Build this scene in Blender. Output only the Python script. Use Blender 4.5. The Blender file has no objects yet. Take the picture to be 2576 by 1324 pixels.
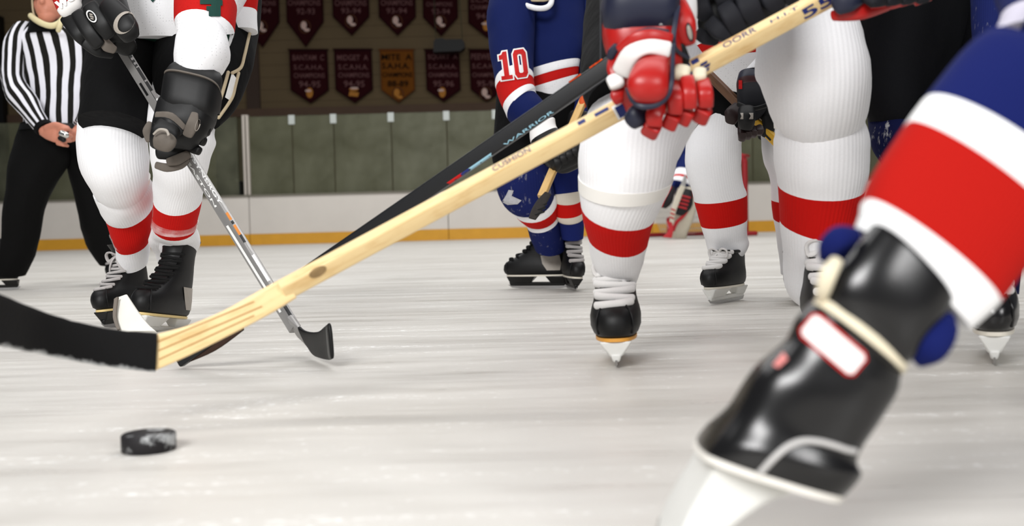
import bpy, bmesh, math, random
from mathutils import Vector, Matrix, noise
from mathutils.bvhtree import BVHTree
from mathutils.geometry import tessellate_polygon

random.seed(7)
S = bpy.context.scene
COL = S.collection
PI = math.pi
V = Vector

# ------------------------------------------------------------------ camera
F = 2700.0                       # focal length in pixels of the 2576 x 1324 frame
CW, CH = 2576.0, 1324.0
CAM_H = 0.32
PITCH, ROLL = math.radians(2.25), math.radians(-1.5)
CAM = Matrix.Translation((0, 0, CAM_H)) @ Matrix.Rotation(PI / 2 - PITCH, 4, 'X') @ Matrix.Rotation(ROLL, 4, 'Z')
CPOS = V((0, 0, CAM_H))
camd = bpy.data.cameras.new('camera')
camo = bpy.data.objects.new('camera', camd)
COL.objects.link(camo)
camo.matrix_world = CAM
camd.sensor_width = 36.0
camd.lens = F / CW * 36.0
camd.clip_start = 0.05
camd.clip_end = 200
camd.dof.use_dof = True
camd.dof.focus_distance = 3.2
camd.dof.aperture_fstop = 3.6
S.camera = camo


def P(x, y, d):
    """world point seen at pixel x, y at depth d along the optical axis"""
    return CAM @ V(((x - CW / 2) / F * d, -(y - CH / 2) / F * d, -d))


def ray(x, y):
    return (P(x, y, 1.0) - CPOS).normalized()


def ground(x, y, z=0.0):
    r = ray(x, y)
    return CPOS + r * ((z - CPOS.z) / r.z)


# ------------------------------------------------------------------ materials
def lin(c):
    return tuple((v / 255 / 12.92) if v / 255 <= 0.04045 else ((v / 255 + 0.055) / 1.055) ** 2.4 for v in c) + (1.0,)


class N:
    """small node helper"""
    def __init__(self, name):
        self.m = bpy.data.materials.new(name)
        self.m.use_nodes = True
        self.t = self.m.node_tree
        self.b = self.t.nodes['Principled BSDF']
        self.out = self.t.nodes['Material Output']

    def n(self, typ, **kw):
        x = self.t.nodes.new(typ)
        for k, v in kw.items():
            setattr(x, k, v)
        return x

    def l(self, a, b):
        self.t.links.new(a, b)

    def math(self, op, a, b=None, c=None):
        x = self.n('ShaderNodeMath', operation=op)
        for i, v in enumerate((a, b, c)):
            if v is None:
                continue
            if isinstance(v, (int, float)):
                x.inputs[i].default_value = v
            else:
                self.l(v, x.inputs[i])
        return x.outputs[0]

    def mix(self, fac, a, b):
        x = self.n('ShaderNodeMix', data_type='RGBA')
        for i, v in ((0, fac), (6, a), (7, b)):
            if isinstance(v, (int, float)):
                x.inputs[i].default_value = v
            elif isinstance(v, tuple):
                x.inputs[i].default_value = v
            else:
                self.l(v, x.inputs[i])
        return x.outputs[2]

    def ramp(self, fac, stops, interp='LINEAR'):
        x = self.n('ShaderNodeValToRGB')
        x.color_ramp.interpolation = interp
        e = x.color_ramp.elements
        while len(e) < len(stops):
            e.new(0.5)
        for i, (p, c) in enumerate(stops):
            e[i].position = p
            e[i].color = c if len(c) == 4 else tuple(c) + (1,)
        self.l(fac, x.inputs[0])
        return x.outputs[0]

    def coords(self, kind='Object', scale=(1, 1, 1)):
        tc = self.n('ShaderNodeTexCoord')
        mp = self.n('ShaderNodeMapping')
        mp.inputs['Scale'].default_value = scale
        self.l(tc.outputs[kind], mp.inputs[0])
        return mp.outputs[0]

    def noise(self, scale, detail=4, vec=None, rough=0.55):
        x = self.n('ShaderNodeTexNoise')
        x.inputs['Scale'].default_value = scale
        x.inputs['Detail'].default_value = detail
        x.inputs['Roughness'].default_value = rough
        self.l(vec if vec is not None else self.coords(), x.inputs['Vector'])
        return x.outputs[0]

    def bump(self, h, strength=0.3, dist=0.002):
        x = self.n('ShaderNodeBump')
        x.inputs['Strength'].default_value = strength
        x.inputs['Distance'].default_value = dist
        self.l(h, x.inputs['Height'])
        self.l(x.outputs[0], self.b.inputs['Normal'])

    def base(self, c, rough=0.6, spec=0.4, metal=0.0):
        if isinstance(c, tuple):
            self.b.inputs['Base Color'].default_value = c
        else:
            self.l(c, self.b.inputs['Base Color'])
        self.b.inputs['Roughness'].default_value = rough
        self.b.inputs['Specular IOR Level'].default_value = spec
        self.b.inputs['Metallic'].default_value = metal


MC = {}


def plain(name, rgb, rough=0.55, spec=0.4, metal=0.0, var=0.12, scale=60, bump=0.15):
    """leather, plastic, rubber: a colour with slight mottling and grain"""
    if name in MC:
        return MC[name]
    a = N(name)
    c = lin(rgb)
    d = tuple(v * (1 - var) for v in c[:3]) + (1,)
    nz = a.noise(scale, 3)
    a.base(a.mix(nz, c, d), rough, spec, metal)
    if bump:
        a.bump(nz, bump, 0.0012)
    MC[name] = a.m
    return a.m


def knit(name, rgb, ribs=64, strength=0.2, snow=0.0):
    """ribbed sock knit, ribs run along the limb"""
    if name in MC:
        return MC[name]
    a = N(name)
    tc = a.n('ShaderNodeTexCoord')
    sx = a.n('ShaderNodeSeparateXYZ')
    a.l(tc.outputs['UV'], sx.inputs[0])
    w = a.math('SINE', a.math('MULTIPLY', sx.outputs[0], ribs * 2 * PI))
    w = a.math('MULTIPLY_ADD', w, 0.5, 0.5)
    fine = a.noise(260, 2)
    c = lin(rgb)
    d = tuple(v * 0.92 for v in c[:3]) + (1,)
    colr = a.mix(fine, c, d)
    if snow:
        sn = a.noise(42, 6, a.coords('Object', (1, 1, 0.35)), 0.7)
        colr = a.mix(a.ramp(sn, [(0.60, (0, 0, 0)), (0.70, (snow, snow, snow))]), colr, lin((215, 215, 215)))
    a.base(colr, 0.85, 0.15)
    h = a.math('ADD', w, a.math('MULTIPLY', fine, 0.35))
    a.bump(h, strength, 0.0022)
    MC[name] = a.m
    return a.m


def cloth(name, rgb, dots=False, folds=0.35):
    """jersey / pant cloth: soft folds, optional perforation dots"""
    if name in MC:
        return MC[name]
    a = N(name)
    c = lin(rgb)
    fold = a.noise(9, 3, a.coords('Object', (1, 1, 0.6)))
    fine = a.noise(320, 1)
    colr = a.mix(fine, c, tuple(v * 0.9 for v in c[:3]) + (1,))
    h = a.math('ADD', a.math('MULTIPLY', fold, 6.0), a.math('MULTIPLY', fine, 0.2))
    if dots:
        tc = a.n('ShaderNodeTexCoord')
        vo = a.n('ShaderNodeTexVoronoi')
        vo.inputs['Scale'].default_value = 115
        vo.inputs['Randomness'].default_value = 0.12
        a.l(tc.outputs['Object'], vo.inputs['Vector'])
        m = a.math('LESS_THAN', vo.outputs['Distance'], 0.17)
        colr = a.mix(a.math('MULTIPLY', m, 0.42), colr, tuple(v * 0.35 for v in c[:3]) + (1,))
    a.base(colr, 0.82, 0.15)
    a.bump(h, folds, 0.004)
    MC[name] = a.m
    return a.m


def striped(name, count, duty=0.52):
    """official's shirt: black and white stripes running along the garment"""
    if name in MC:
        return MC[name]
    a = N(name)
    tc = a.n('ShaderNodeTexCoord')
    sx = a.n('ShaderNodeSeparateXYZ')
    a.l(tc.outputs['UV'], sx.inputs[0])
    wob = a.math('MULTIPLY', a.math('SUBTRACT', a.noise(5, 2), 0.5), 0.35)
    f = a.math('FRACT', a.math('ADD', a.math('MULTIPLY', sx.outputs[0], count), wob))
    m = a.math('LESS_THAN', f, duty)
    a.base(a.mix(m, lin((24, 23, 20)), lin((228, 228, 236))), 0.8, 0.15)
    a.bump(a.noise(10, 3), 0.5, 0.01)
    MC[name] = a.m
    return a.m


def wood(name, light=(232, 205, 152), dark=(196, 150, 84)):
    if name in MC:
        return MC[name]
    a = N(name)
    vec = a.coords('UV', (1, 1, 1))
    tc = a.n('ShaderNodeTexCoord')
    mp = a.n('ShaderNodeMapping')
    mp.inputs['Scale'].default_value = (5.0, 5.0, 1)
    a.l(tc.outputs['UV'], mp.inputs[0])
    g = a.noise(2.0, 5, mp.outputs[0])
    mp2 = a.n('ShaderNodeMapping')
    mp2.inputs['Scale'].default_value = (14.0, 1.6, 1)
    a.l(tc.outputs['UV'], mp2.inputs[0])
    g2 = a.noise(3.0, 3, mp2.outputs[0])
    c = a.mix(a.ramp(g, [(0.50, (0, 0, 0)), (0.78, (0.9, 0.9, 0.9))]), lin(light), lin(dark))
    c = a.mix(a.ramp(g2, [(0.52, (0, 0, 0)), (0.74, (0.35, 0.35, 0.35))]), c, lin(dark))
    a.base(c, 0.42, 0.4)
    a.bump(g2, 0.1, 0.001)
    MC[name] = a.m
    return a.m


WHITE_KNIT = knit('white_rib_knit', (243, 243, 245))
RED_KNIT = knit('red_rib_knit', (196, 18, 12), strength=0.28)
BLUE_KNIT = knit('blue_rib_knit', (22, 34, 96), strength=0.25)
CREAM_KNIT = knit('cream_rib_knit', (222, 214, 200))
NAVY_SNOW = knit('navy_snowy_knit', (14, 20, 62), ribs=50, snow=0.75)
BLUE_SNOW = knit('blue_snowy_knit', (20, 30, 84), ribs=60, snow=0.25)
WHITE_MESH = cloth('white_perforated_cloth', (240, 240, 242), dots=True, folds=0.3)
WHITE_CLOTH = cloth('white_cloth', (238, 238, 240))
RED_CLOTH = cloth('red_cloth', (186, 22, 18), dots=True)
BLUE_CLOTH = cloth('royal_blue_cloth', (12, 26, 78))
GREEN_CLOTH = cloth('dark_green_cloth', (22, 52, 42))
BLACK_CLOTH = cloth('black_cloth', (5, 5, 6), folds=0.5)
BLACK_TROUSER = cloth('black_trouser_cloth', (5, 5, 5), folds=0.5)
BLACK_LEATHER = plain('black_leather', (10, 10, 11), 0.5, 0.32, var=0.35)
GLOSS_BLACK = plain('glossy_black_leather', (20, 20, 21), 0.25, 0.5, var=0.25, scale=14, bump=0.05)
NAVY_LEATHER = plain('navy_leather', (28, 32, 52), 0.45, 0.4)
DARK_PAD = plain('dark_padded_nylon', (26, 27, 33), 0.7, 0.25, var=0.2, scale=200)
RED_LEATHER = plain('red_leather', (174, 24, 20), 0.36, 0.45, var=0.1)
WHITE_LEATHER = plain('white_leather', (236, 234, 232), 0.5, 0.4, var=0.05)
CREAM_LEATHER = plain('cream_leather', (226, 216, 190), 0.55, 0.3, var=0.1)
WORN_GREY = plain('worn_grey_leather', (112, 104, 96), 0.7, 0.25, var=0.45, scale=30)
BROWN_LEATHER = plain('dark_brown_leather', (38, 20, 20), 0.5, 0.35, var=0.3)
MAROON_LEATHER = plain('maroon_leather', (60, 24, 26), 0.5, 0.35, var=0.2)
LACE_WHITE = plain('white_lace', (226, 224, 222), 0.85, 0.15, var=0.12, scale=400)
LACE_GREY = plain('grey_white_lace', (188, 184, 182), 0.85, 0.15, var=0.3, scale=120)
LACE_BLACK = plain('black_lace', (22, 22, 22), 0.85, 0.2, var=0.3, scale=200)
HOLDER_WHITE = plain('white_holder_plastic', (228, 228, 224), 0.4, 0.45, var=0.12, scale=26, bump=0.05)
HOLDER_BLACK = plain('black_holder_plastic', (16, 16, 16), 0.4, 0.4, var=0.3)
STEEL = plain('steel', (190, 190, 190), 0.25, 0.5, metal=1.0, bump=0.02)
SOLE_CREAM = plain('cream_sole', (226, 200, 138), 0.5, 0.4, var=0.15)
SOLE_WHITE = plain('white_sole', (226, 220, 206), 0.5, 0.4, var=0.12)
SOLE_ORANGE = plain('amber_sole', (222, 158, 66), 0.45, 0.4)
SILVER = plain('silver_patch', (168, 160, 150), 0.45, 0.5, var=0.25, scale=50)
TAPE_CREAM = plain('cream_tape', (243, 241, 236), 0.55, 0.3, var=0.03, scale=18)
SKIN = plain('skin', (206, 136, 112), 0.5, 0.35, var=0.14, scale=30)
TAN = plain('tan_cord', (196, 180, 150), 0.8, 0.2)
NAVY_INK = plain('navy_ink', (30, 44, 110), 0.5, 0.3, bump=0)
SKY_INK = plain('pale_blue_ink', (150, 196, 214), 0.5, 0.3, bump=0)
ORANGE_INK = plain('orange_ink', (214, 128, 34), 0.5, 0.3, bump=0)
BLACK_INK = plain('black_ink', (14, 14, 15), 0.5, 0.3, bump=0)
WHITE_INK = plain('white_ink', (238, 238, 236), 0.5, 0.3, bump=0)
RED_INK = plain('red_ink', (190, 24, 22), 0.6, 0.2, bump=0)
GREEN_INK = plain('green_ink', (24, 64, 56), 0.7, 0.2, bump=0)
WOOD = wood('pale_ash_wood')
WOOD_BROWN = wood('brown_stained_wood', (104, 72, 50), (66, 42, 28))
WOOD_TAN = wood('tan_wood', (206, 168, 104), (160, 116, 60))
CARBON = plain('black_graphite', (11, 13, 17), 0.4, 0.4, var=0.2, scale=200, bump=0.02)
GREY_SHAFT = plain('silver_grey_shaft', (150, 148, 146), 0.32, 0.5, var=0.08, metal=0.35, bump=0.02)
BROWN_DARK = plain('dark_brown_edge', (58, 40, 32), 0.6, 0.2)


def mat_tape_clear():
    a = N('clear_tape')
    t = a.n('ShaderNodeBsdfTransparent')
    t.inputs[0].default_value = (1, 1, 1, 1)
    a.base(lin((250, 246, 244)), 0.18, 0.6)
    mx = a.n('ShaderNodeMixShader')
    f = a.ramp(a.noise(24, 4), [(0.35, (0.12, 0.12, 0.12)), (0.75, (0.45, 0.45, 0.45))])
    a.l(f, mx.inputs[0])
    a.l(t.outputs[0], mx.inputs[1])
    a.l(a.b.outputs[0], mx.inputs[2])
    a.l(mx.outputs[0], a.out.inputs[0])
    return a.m


CLEAR_TAPE = mat_tape_clear()


def mat_blade_tape():
    a = N('snowy_black_cloth_tape')
    tc = a.n('ShaderNodeTexCoord')
    sx = a.n('ShaderNodeSeparateXYZ')
    a.l(tc.outputs['UV'], sx.inputs[0])
    # u runs round the blade; snow sticks in clumps low on the face
    low = a.math('SUBTRACT', 1.0, a.math('MULTIPLY', a.math('ABSOLUTE', a.math('SUBTRACT', sx.outputs[0], 0.30)), 8.0))
    low = a.math('MAXIMUM', low, 0.0)
    nz = a.noise(30, 5, None, 0.7)
    m = a.ramp(a.math('ADD', a.math('MULTIPLY', low, 0.34), a.math('MULTIPLY', nz, 0.7)), [(0.50, (0, 0, 0)), (0.70, (0.75, 0.75, 0.75))])
    a.base(a.mix(m, lin((20, 20, 21)), lin((214, 216, 216))), 0.85, 0.2)
    a.bump(a.noise(160, 3), 0.5, 0.002)
    return a.m


BLADE_TAPE = mat_blade_tape()


def mat_puck():
    a = N('scuffed_puck_rubber')
    nz = a.noise(38, 5, None, 0.65)
    m = a.ramp(nz, [(0.53, (0, 0, 0)), (0.64, (0.7, 0.7, 0.7))])
    a.base(a.mix(m, lin((26, 24, 26)), lin((196, 198, 198))), 0.65, 0.3)
    a.bump(a.noise(120, 3), 0.4, 0.001)
    return a.m


PUCK = mat_puck()


def mat_ice():
    a = N('scraped_ice')
    big = a.noise(0.9, 4, a.coords('Object', (0.45, 1.6, 1)))
    streak = a.noise(3.5, 6, a.coords('Object', (0.35, 3.2, 1)), 0.7)
    speck = a.noise(55, 6, a.coords('Object', (0.8, 1.1, 1)), 0.75)
    c = a.mix(a.ramp(big, [(0.32, (0, 0, 0)), (0.72, (1, 1, 1))]), lin((197, 193, 186)), lin((215, 212, 206)))
    c = a.mix(a.ramp(streak, [(0.33, (0.24, 0.24, 0.24)), (0.48, (0, 0, 0))]), c, lin((190, 183, 174)))
    sn = a.ramp(a.math('MULTIPLY', a.math('MULTIPLY', speck, streak), 2.0), [(0.64, (0, 0, 0)), (0.80, (0.9, 0.9, 0.9))])
    c = a.mix(sn, c, lin((250, 250, 248)))
    a.base(c, 0.38, 0.35)
    r = a.ramp(streak, [(0.3, (0.22, 0.22, 0.22)), (0.7, (0.55, 0.55, 0.55))])
    a.l(r, a.b.inputs['Roughness'])
    a.bump(a.math('ADD', speck, streak), 0.12, 0.004)
    return a.m


def mat_glass():
    a = N('scuffed_rink_glass')
    t = a.n('ShaderNodeBsdfTransparent')
    t.inputs[0].default_value = (0.90, 0.93, 0.87, 1)
    a.base(lin((132, 132, 112)), 0.3, 0.35)
    mx = a.n('ShaderNodeMixShader')
    f = a.ramp(a.noise(1.6, 5, None, 0.6), [(0.34, (0.10, 0.10, 0.10)), (0.78, (0.34, 0.34, 0.34))])
    a.l(f, mx.inputs[0])
    a.l(t.outputs[0], mx.inputs[1])
    a.l(a.b.outputs[0], mx.inputs[2])
    a.l(mx.outputs[0], a.out.inputs[0])
    return a.m


def mat_wall():
    a = N('dim_boarded_wall')
    tc = a.n('ShaderNodeTexCoord')
    sx = a.n('ShaderNodeSeparateXYZ')
    a.l(tc.outputs['Object'], sx.inputs[0])
    fr = a.math('FRACT', a.math('MULTIPLY', sx.outputs[2], 3.4))
    gap = a.math('LESS_THAN', fr, 0.07)
    nz = a.noise(0.7, 4)
    c = a.mix(nz, lin((118, 100, 74)), lin((98, 84, 62)))
    c = a.mix(a.math('MULTIPLY', gap, 0.4), c, lin((60, 48, 36)))
    a.base(c, 0.8, 0.2)
    a.bump(gap, -0.3, 0.01)
    return a.m


# ------------------------------------------------------------------ mesh helpers
WM, GEO = {}, {}


def mk(name, verts, faces, mat, parent=None, fm=None, uv=None, smooth=True):
    """one mesh object from world-space vertices, origin at its middle"""
    lo = V([min(v[i] for v in verts) for i in range(3)])
    hi = V([max(v[i] for v in verts) for i in range(3)])
    c = (lo + hi) / 2
    me = bpy.data.meshes.new(name)
    me.from_pydata([tuple(V(v) - c) for v in verts], [], faces)
    for m in (mat if isinstance(mat, (list, tuple)) else [mat]):
        me.materials.append(m)
    if fm:
        me.polygons.foreach_set('material_index', fm)
    if uv:
        ul = me.uv_layers.new(name='UVMap')
        k = 0
        for f in uv:
            for q in f:
                ul.data[k].uv = q
                k += 1
    bm = bmesh.new()
    bm.from_mesh(me)
    bmesh.ops.recalc_face_normals(bm, faces=bm.faces)
    bm.to_mesh(me)
    bm.free()
    if smooth:
        me.polygons.foreach_set('use_smooth', [True] * len(me.polygons))
        if smooth != 'all':
            me.set_sharp_from_angle(angle=math.radians(48))
    me.update()
    o = bpy.data.objects.new(name, me)
    COL.objects.link(o)
    o.location = c
    if parent is not None:
        o.parent = parent
        o.matrix_parent_inverse = WM[parent].inverted()
    WM[o] = Matrix.Translation(c)
    GEO[o] = ([V(v) for v in verts], faces)
    return o


def tag(o, label=None, cat=None, group=None, kind=None):
    for k, v in (('label', label), ('category', cat), ('group', group), ('kind', kind)):
        if v:
            o[k] = v
    return o


def thing(name, label, cat, loc, group=None):
    o = bpy.data.objects.new(name, None)
    o.empty_display_size = 0.1
    COL.objects.link(o)
    o.location = loc
    WM[o] = Matrix.Translation(loc)
    return tag(o, label, cat, group)


def cr(p0, p1, p2, p3, t):
    return 0.5 * ((2 * p1) + (-p0 + p2) * t + (2 * p0 - 5 * p1 + 4 * p2 - p3) * t * t + (-p0 + 3 * p1 - 3 * p2 + p3) * t * t * t)


def spw(c, p):
    return math.copysign(abs(c) ** (2.0 / p), c)


def rings_mesh(rings, mats_of_ring, dome0, dome1, n, amp=0.0, freq=6.0, vs=None):
    verts, faces, fm, uv = [], [], [], []
    C = [sum(r, V()) / len(r) for r in rings]
    vv = vs or [0.0]
    if not vs:
        for i in range(1, len(C)):
            vv.append(vv[-1] + (C[i] - C[i - 1]).length)
    full = []
    if dome0:
        t = (C[0] - C[1]).normalized()
        rad = sum((q - C[0]).length for q in rings[0]) / n
        for k in (4, 3, 2, 1):
            a = k / 5 * PI / 2
            full.append(([C[0] + (q - C[0]) * math.cos(a) + t * math.sin(a) * rad * dome0 for q in rings[0]], vv[0], mats_of_ring[0]))
        tip0 = C[0] + t * rad * dome0
    else:
        tip0 = C[0]
    for i, r in enumerate(rings):
        full.append((r, vv[i], mats_of_ring[min(i, len(mats_of_ring) - 1)]))
    if dome1:
        t = (C[-1] - C[-2]).normalized()
        rad = sum((q - C[-1]).length for q in rings[-1]) / n
        for k in (1, 2, 3, 4):
            a = k / 5 * PI / 2
            full.append(([C[-1] + (q - C[-1]) * math.cos(a) + t * math.sin(a) * rad * dome1 for q in rings[-1]], vv[-1], mats_of_ring[-1]))
        tip1 = C[-1] + t * rad * dome1
    else:
        tip1 = C[-1]
    for r, v, m in full:
        cc = sum(r, V()) / n
        for q in r:
            if amp:
                q = q + (q - cc).normalized() * (noise.noise(q * freq) * amp + noise.noise(q * freq * 2.3 + V((3, 1, 7))) * amp * 0.4)
            verts.append(q)
    R = len(full)
    for i in range(R - 1):
        for j in range(n):
            k = (j + 1) % n
            faces.append((i * n + j, i * n + k, (i + 1) * n + k, (i + 1) * n + j))
            fm.append(full[i][2])
            u0, u1 = j / n, (j + 1) / n
            uv.append(((u0, full[i][1]), (u1, full[i][1]), (u1, full[i + 1][1]), (u0, full[i + 1][1])))
    for tip, base, m, v in ((tip0, 0, full[0][2], full[0][1]), (tip1, (R - 1) * n, full[-1][2], full[-1][1])):
        ti = len(verts)
        verts.append(tip)
        for j in range(n):
            k = (j + 1) % n
            faces.append((base + j, base + k, ti))
            fm.append(m)
            uv.append(((j / n, v), ((j + 1) / n, v), ((j + .5) / n, v)))
    return verts, faces, fm, uv


def tube(name, secs, mat, parent, n=32, sub=5, p=2.0, dome=(0, 0), seg=None, amp=0.0, freq=6.0, ratio=1.0, geo=False):
    """solid lofted through cross-sections.  Each section: left edge x,y, right edge x,y, depth [, depth/width ratio]"""
    K = len(secs)
    Ls, Rs, ra = [], [], []
    for s in secs:
        d = s[4]
        dl, dr = d if isinstance(d, tuple) else (d, d)
        Ls.append(P(s[0], s[1], dl))
        Rs.append(P(s[2], s[3], dr))
        q = s[5] if len(s) > 5 else ratio
        ra.append(V(q) if isinstance(q, tuple) else V((q, q)))   # depth/width ratio, near side and far side
    LL, RR, AA, SG = [], [], [], []
    for i in range(K - 1):
        a, b, c, e = max(i - 1, 0), i, i + 1, min(i + 2, K - 1)
        for j in range(sub):
            t = j / sub
            LL.append(cr(Ls[a], Ls[b], Ls[c], Ls[e], t))
            RR.append(cr(Rs[a], Rs[b], Rs[c], Rs[e], t))
            AA.append(ra[b].lerp(ra[c], t))
            SG.append(seg[i] if seg else 0)
    LL.append(Ls[-1]); RR.append(Rs[-1]); AA.append(ra[-1]); SG.append(seg[-1] if seg else 0)
    Cc = [(a + b) / 2 for a, b in zip(LL, RR)]
    rings, pv = [], None
    for i in range(len(Cc)):
        t = (Cc[min(i + 1, len(Cc) - 1)] - Cc[max(i - 1, 0)]).normalized()
        u = (RR[i] - LL[i]) / 2
        v = u.normalized().cross(t)
        if v.length < 1e-6:
            v = pv or V((0, -1, 0))
        v.normalize()
        if pv is None:
            if v.dot(CPOS - Cc[i]) < 0:
                v = -v
        elif v.dot(pv) < 0:
            v = -v
        pv = v.copy()
        v = v * u.length
        ring = []
        for k in range(n):
            sn = spw(math.sin(-PI / 2 + 2 * PI * k / n), p)
            ring.append(Cc[i] + u * spw(math.cos(-PI / 2 + 2 * PI * k / n), p) + v * sn * AA[i][0 if sn > 0 else 1])
        rings.append(ring)
    vs, fs, fm, uv = rings_mesh(rings, SG, dome[0], dome[1], n, amp, freq)
    if geo:
        return vs, fs
    return mk(name, vs, fs, mat, parent, fm, uv)


def stroke(pts, ratio=1.0):
    """pixel path (x, y, depth, width) -> sections perpendicular to it"""
    out = []
    for i, (x, y, d, w) in enumerate(pts):
        a, b = pts[max(i - 1, 0)], pts[min(i + 1, len(pts) - 1)]
        tx, ty = b[0] - a[0], b[1] - a[1]
        l = math.hypot(tx, ty) or 1
        nx, ny = -ty / l * w / 2, tx / l * w / 2
        out.append((x - nx, y - ny, x + nx, y + ny, d, ratio))
    return out


def sweep(pts, radii, n=16, dome=(1, 1), flat=1.0, sub=4, ref=None, p=2.0):
    """world-space round sweep; returns verts, faces, fm, uv"""
    pts = [V(q) for q in pts]
    K = len(pts)
    if not isinstance(radii, (list, tuple)):
        radii = [radii] * K
    pp, rr = [], []
    for i in range(K - 1):
        a, b, c, e = max(i - 1, 0), i, i + 1, min(i + 2, K - 1)
        for j in range(sub):
            t = j / sub
            pp.append(cr(pts[a], pts[b], pts[c], pts[e], t))
            rr.append(radii[b] + (radii[c] - radii[b]) * t)
    pp.append(pts[-1]); rr.append(radii[-1])
    rings, u = [], None
    for i in range(len(pp)):
        t = (pp[min(i + 1, len(pp) - 1)] - pp[max(i - 1, 0)]).normalized()
        if u is None:
            u = ref or (V((0, 0, 1)) if abs(t.z) < 0.9 else V((1, 0, 0)))
        u = (u - t * u.dot(t)).normalized()
        v = t.cross(u)
        rings.append([pp[i] + u * rr[i] * flat * spw(math.cos(2 * PI * k / n), p) + v * rr[i] * spw(math.sin(2 * PI * k / n), p) for k in range(n)])
    return rings_mesh(rings, [0], dome[0], dome[1], n)


def swept(name, pts, radii, mat, parent, **kw):
    vs, fs, fm, uv = sweep(pts, radii, **kw)
    return mk(name, vs, fs, mat, parent, fm, uv)


class MB:
    """gathers several solids that form one mesh"""
    def __init__(s):
        s.v, s.f = [], []

    def add(s, vs, fs, *_):
        o = len(s.v)
        s.v += [V(q) for q in vs]
        s.f += [tuple(i + o for i in f) for f in fs]
        return s

    def box(s, lo, hi, M=None, top=None):
        x0, y0, z0 = lo
        x1, y1, z1 = hi
        q = [(x0, y0, z0), (x1, y0, z0), (x1, y1, z0), (x0, y1, z0), (x0, y0, z1), (x1, y0, z1), (x1, y1, z1), (x0, y1, z1)]
        q = [V(a) for a in q]
        if M is not None:
            q = [M @ a for a in q]
        return s.add(q, [(0, 1, 2, 3), (4, 5, 6, 7), (0, 1, 5, 4), (1, 2, 6, 5), (2, 3, 7, 6), (3, 0, 4, 7)])

    def build(s, name, mat, parent=None, smooth=True):
        return mk(name, s.v, s.f, mat, parent, smooth=smooth)


def bevel(o, w=0.004, seg=2):
    m = o.modifiers.new('bevel', 'BEVEL')
    m.width = w
    m.segments = seg
    m.limit_method = 'ANGLE'
    return o


# ------------------------------------------------------------------ decals: prints laid on a surface
def print2d(verts, tris, frame, target, mat, parent, name, d0=None, off=0.0012, maxpx=9.0):
    """verts: 2D points in the unit frame; frame: pixel corners lower-left, lower-right, upper-left"""
    (ax, ay), (bx, by), (cx, cy) = frame
    bm = bmesh.new()
    bv = [bm.verts.new((ax + (bx - ax) * u + (cx - ax) * w, ay + (by - ay) * u + (cy - ay) * w, 0)) for u, w in verts]
    for t in tris:
        try:
            bm.faces.new([bv[i] for i in t])
        except ValueError:
            pass
    for _ in range(5):
        es = [e for e in bm.edges if e.calc_length() > maxpx]
        if not es:
            break
        bmesh.ops.subdivide_edges(bm, edges=es, cuts=1)
        bmesh.ops.triangulate(bm, faces=bm.faces)
    tg = GEO[target]
    bvh = BVHTree.FromPolygons(tg[0], tg[1])
    out, last = [], d0
    for v in bm.verts:
        r = ray(v.co.x, v.co.y)
        hit = bvh.ray_cast(CPOS, r)
        if hit[0] is not None:
            last = hit[3]
            out.append(hit[0] - r * off)
        else:
            out.append(CPOS + r * (last or 3.0))
    bm.verts.ensure_lookup_table()
    bm.verts.index_update()
    fs = [tuple(v.index for v in f.verts) for f in bm.faces]
    bm.free()
    return mk(name, out, fs, mat, parent, smooth=False)


def polyprint(polys, frame, target, mat, parent, name, **kw):
    """polys: list of [outer, hole, ...] loops in the unit frame"""
    verts, tris = [], []
    for loops in polys:
        o = len(verts)
        flat = [q for lp in loops for q in lp]
        tr = tessellate_polygon([[V((a, b, 0)) for a, b in lp] for lp in loops])
        verts += flat
        tris += [tuple(i + o for i in t) for t in tr]
    return print2d(verts, tris, frame, target, mat, parent, name, **kw)


def textprint(txt, frame, target, mat, parent, name='lettering', bold=0.0, **kw):
    cu = bpy.data.curves.new('t', 'FONT')
    cu.body = txt
    cu.offset = bold
    cu.resolution_u = 3
    ob = bpy.data.objects.new('t', cu)
    me = ob.to_mesh()
    vs = [(v.co.x, v.co.y) for v in me.vertices]
    fs = [tuple(p.vertices) for p in me.polygons]
    ob.to_mesh_clear()
    bpy.data.objects.remove(ob)
    bpy.data.curves.remove(cu)
    x0, x1 = min(a for a, b in vs), max(a for a, b in vs)
    y0, y1 = min(b for a, b in vs), max(b for a, b in vs)
    vs = [((a - x0) / (x1 - x0), (b - y0) / (y1 - y0)) for a, b in vs]
    tris = []
    for f in fs:
        tris += [(f[0], f[i], f[i + 1]) for i in range(1, len(f) - 1)]
    return print2d(vs, tris, frame, target, mat, parent, name, **kw)


def rect(x0, y0, x1, y1):
    return [(x0, y0), (x1, y0), (x1, y1), (x0, y1)]


def ell(cx, cy, rx, ry, n=28):
    return [(cx + rx * math.cos(2 * PI * k / n), cy + ry * math.sin(2 * PI * k / n)) for k in range(n)]


def quadframe(x0, y0, x1, y1):
    """axis-aligned frame with top-left and bottom-right pixels"""
    return ((x0, y1), (x1, y1), (x0, y0))


# ------------------------------------------------------------------ skates
BOOT = [  # z, back, front, half width
    (0.000, -.080, .178, .034), (0.008, -.088, .190, .042), (0.022, -.092, .196, .047), (0.042, -.091, .193, .0475),
    (0.056, -.089, .183, .045), (0.067, -.088, .163, .042), (0.078, -.087, .140, .040), (0.092, -.086, .114, .039),
    (0.108, -.085, .090, .038), (0.128, -.082, .069, .037), (0.150, -.078, .053, .036), (0.175, -.075, .045, .037),
    (0.200, -.076, .043, .040), (0.222, -.078, .045, .043)]
SOLE_Z = 0.062


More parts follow.
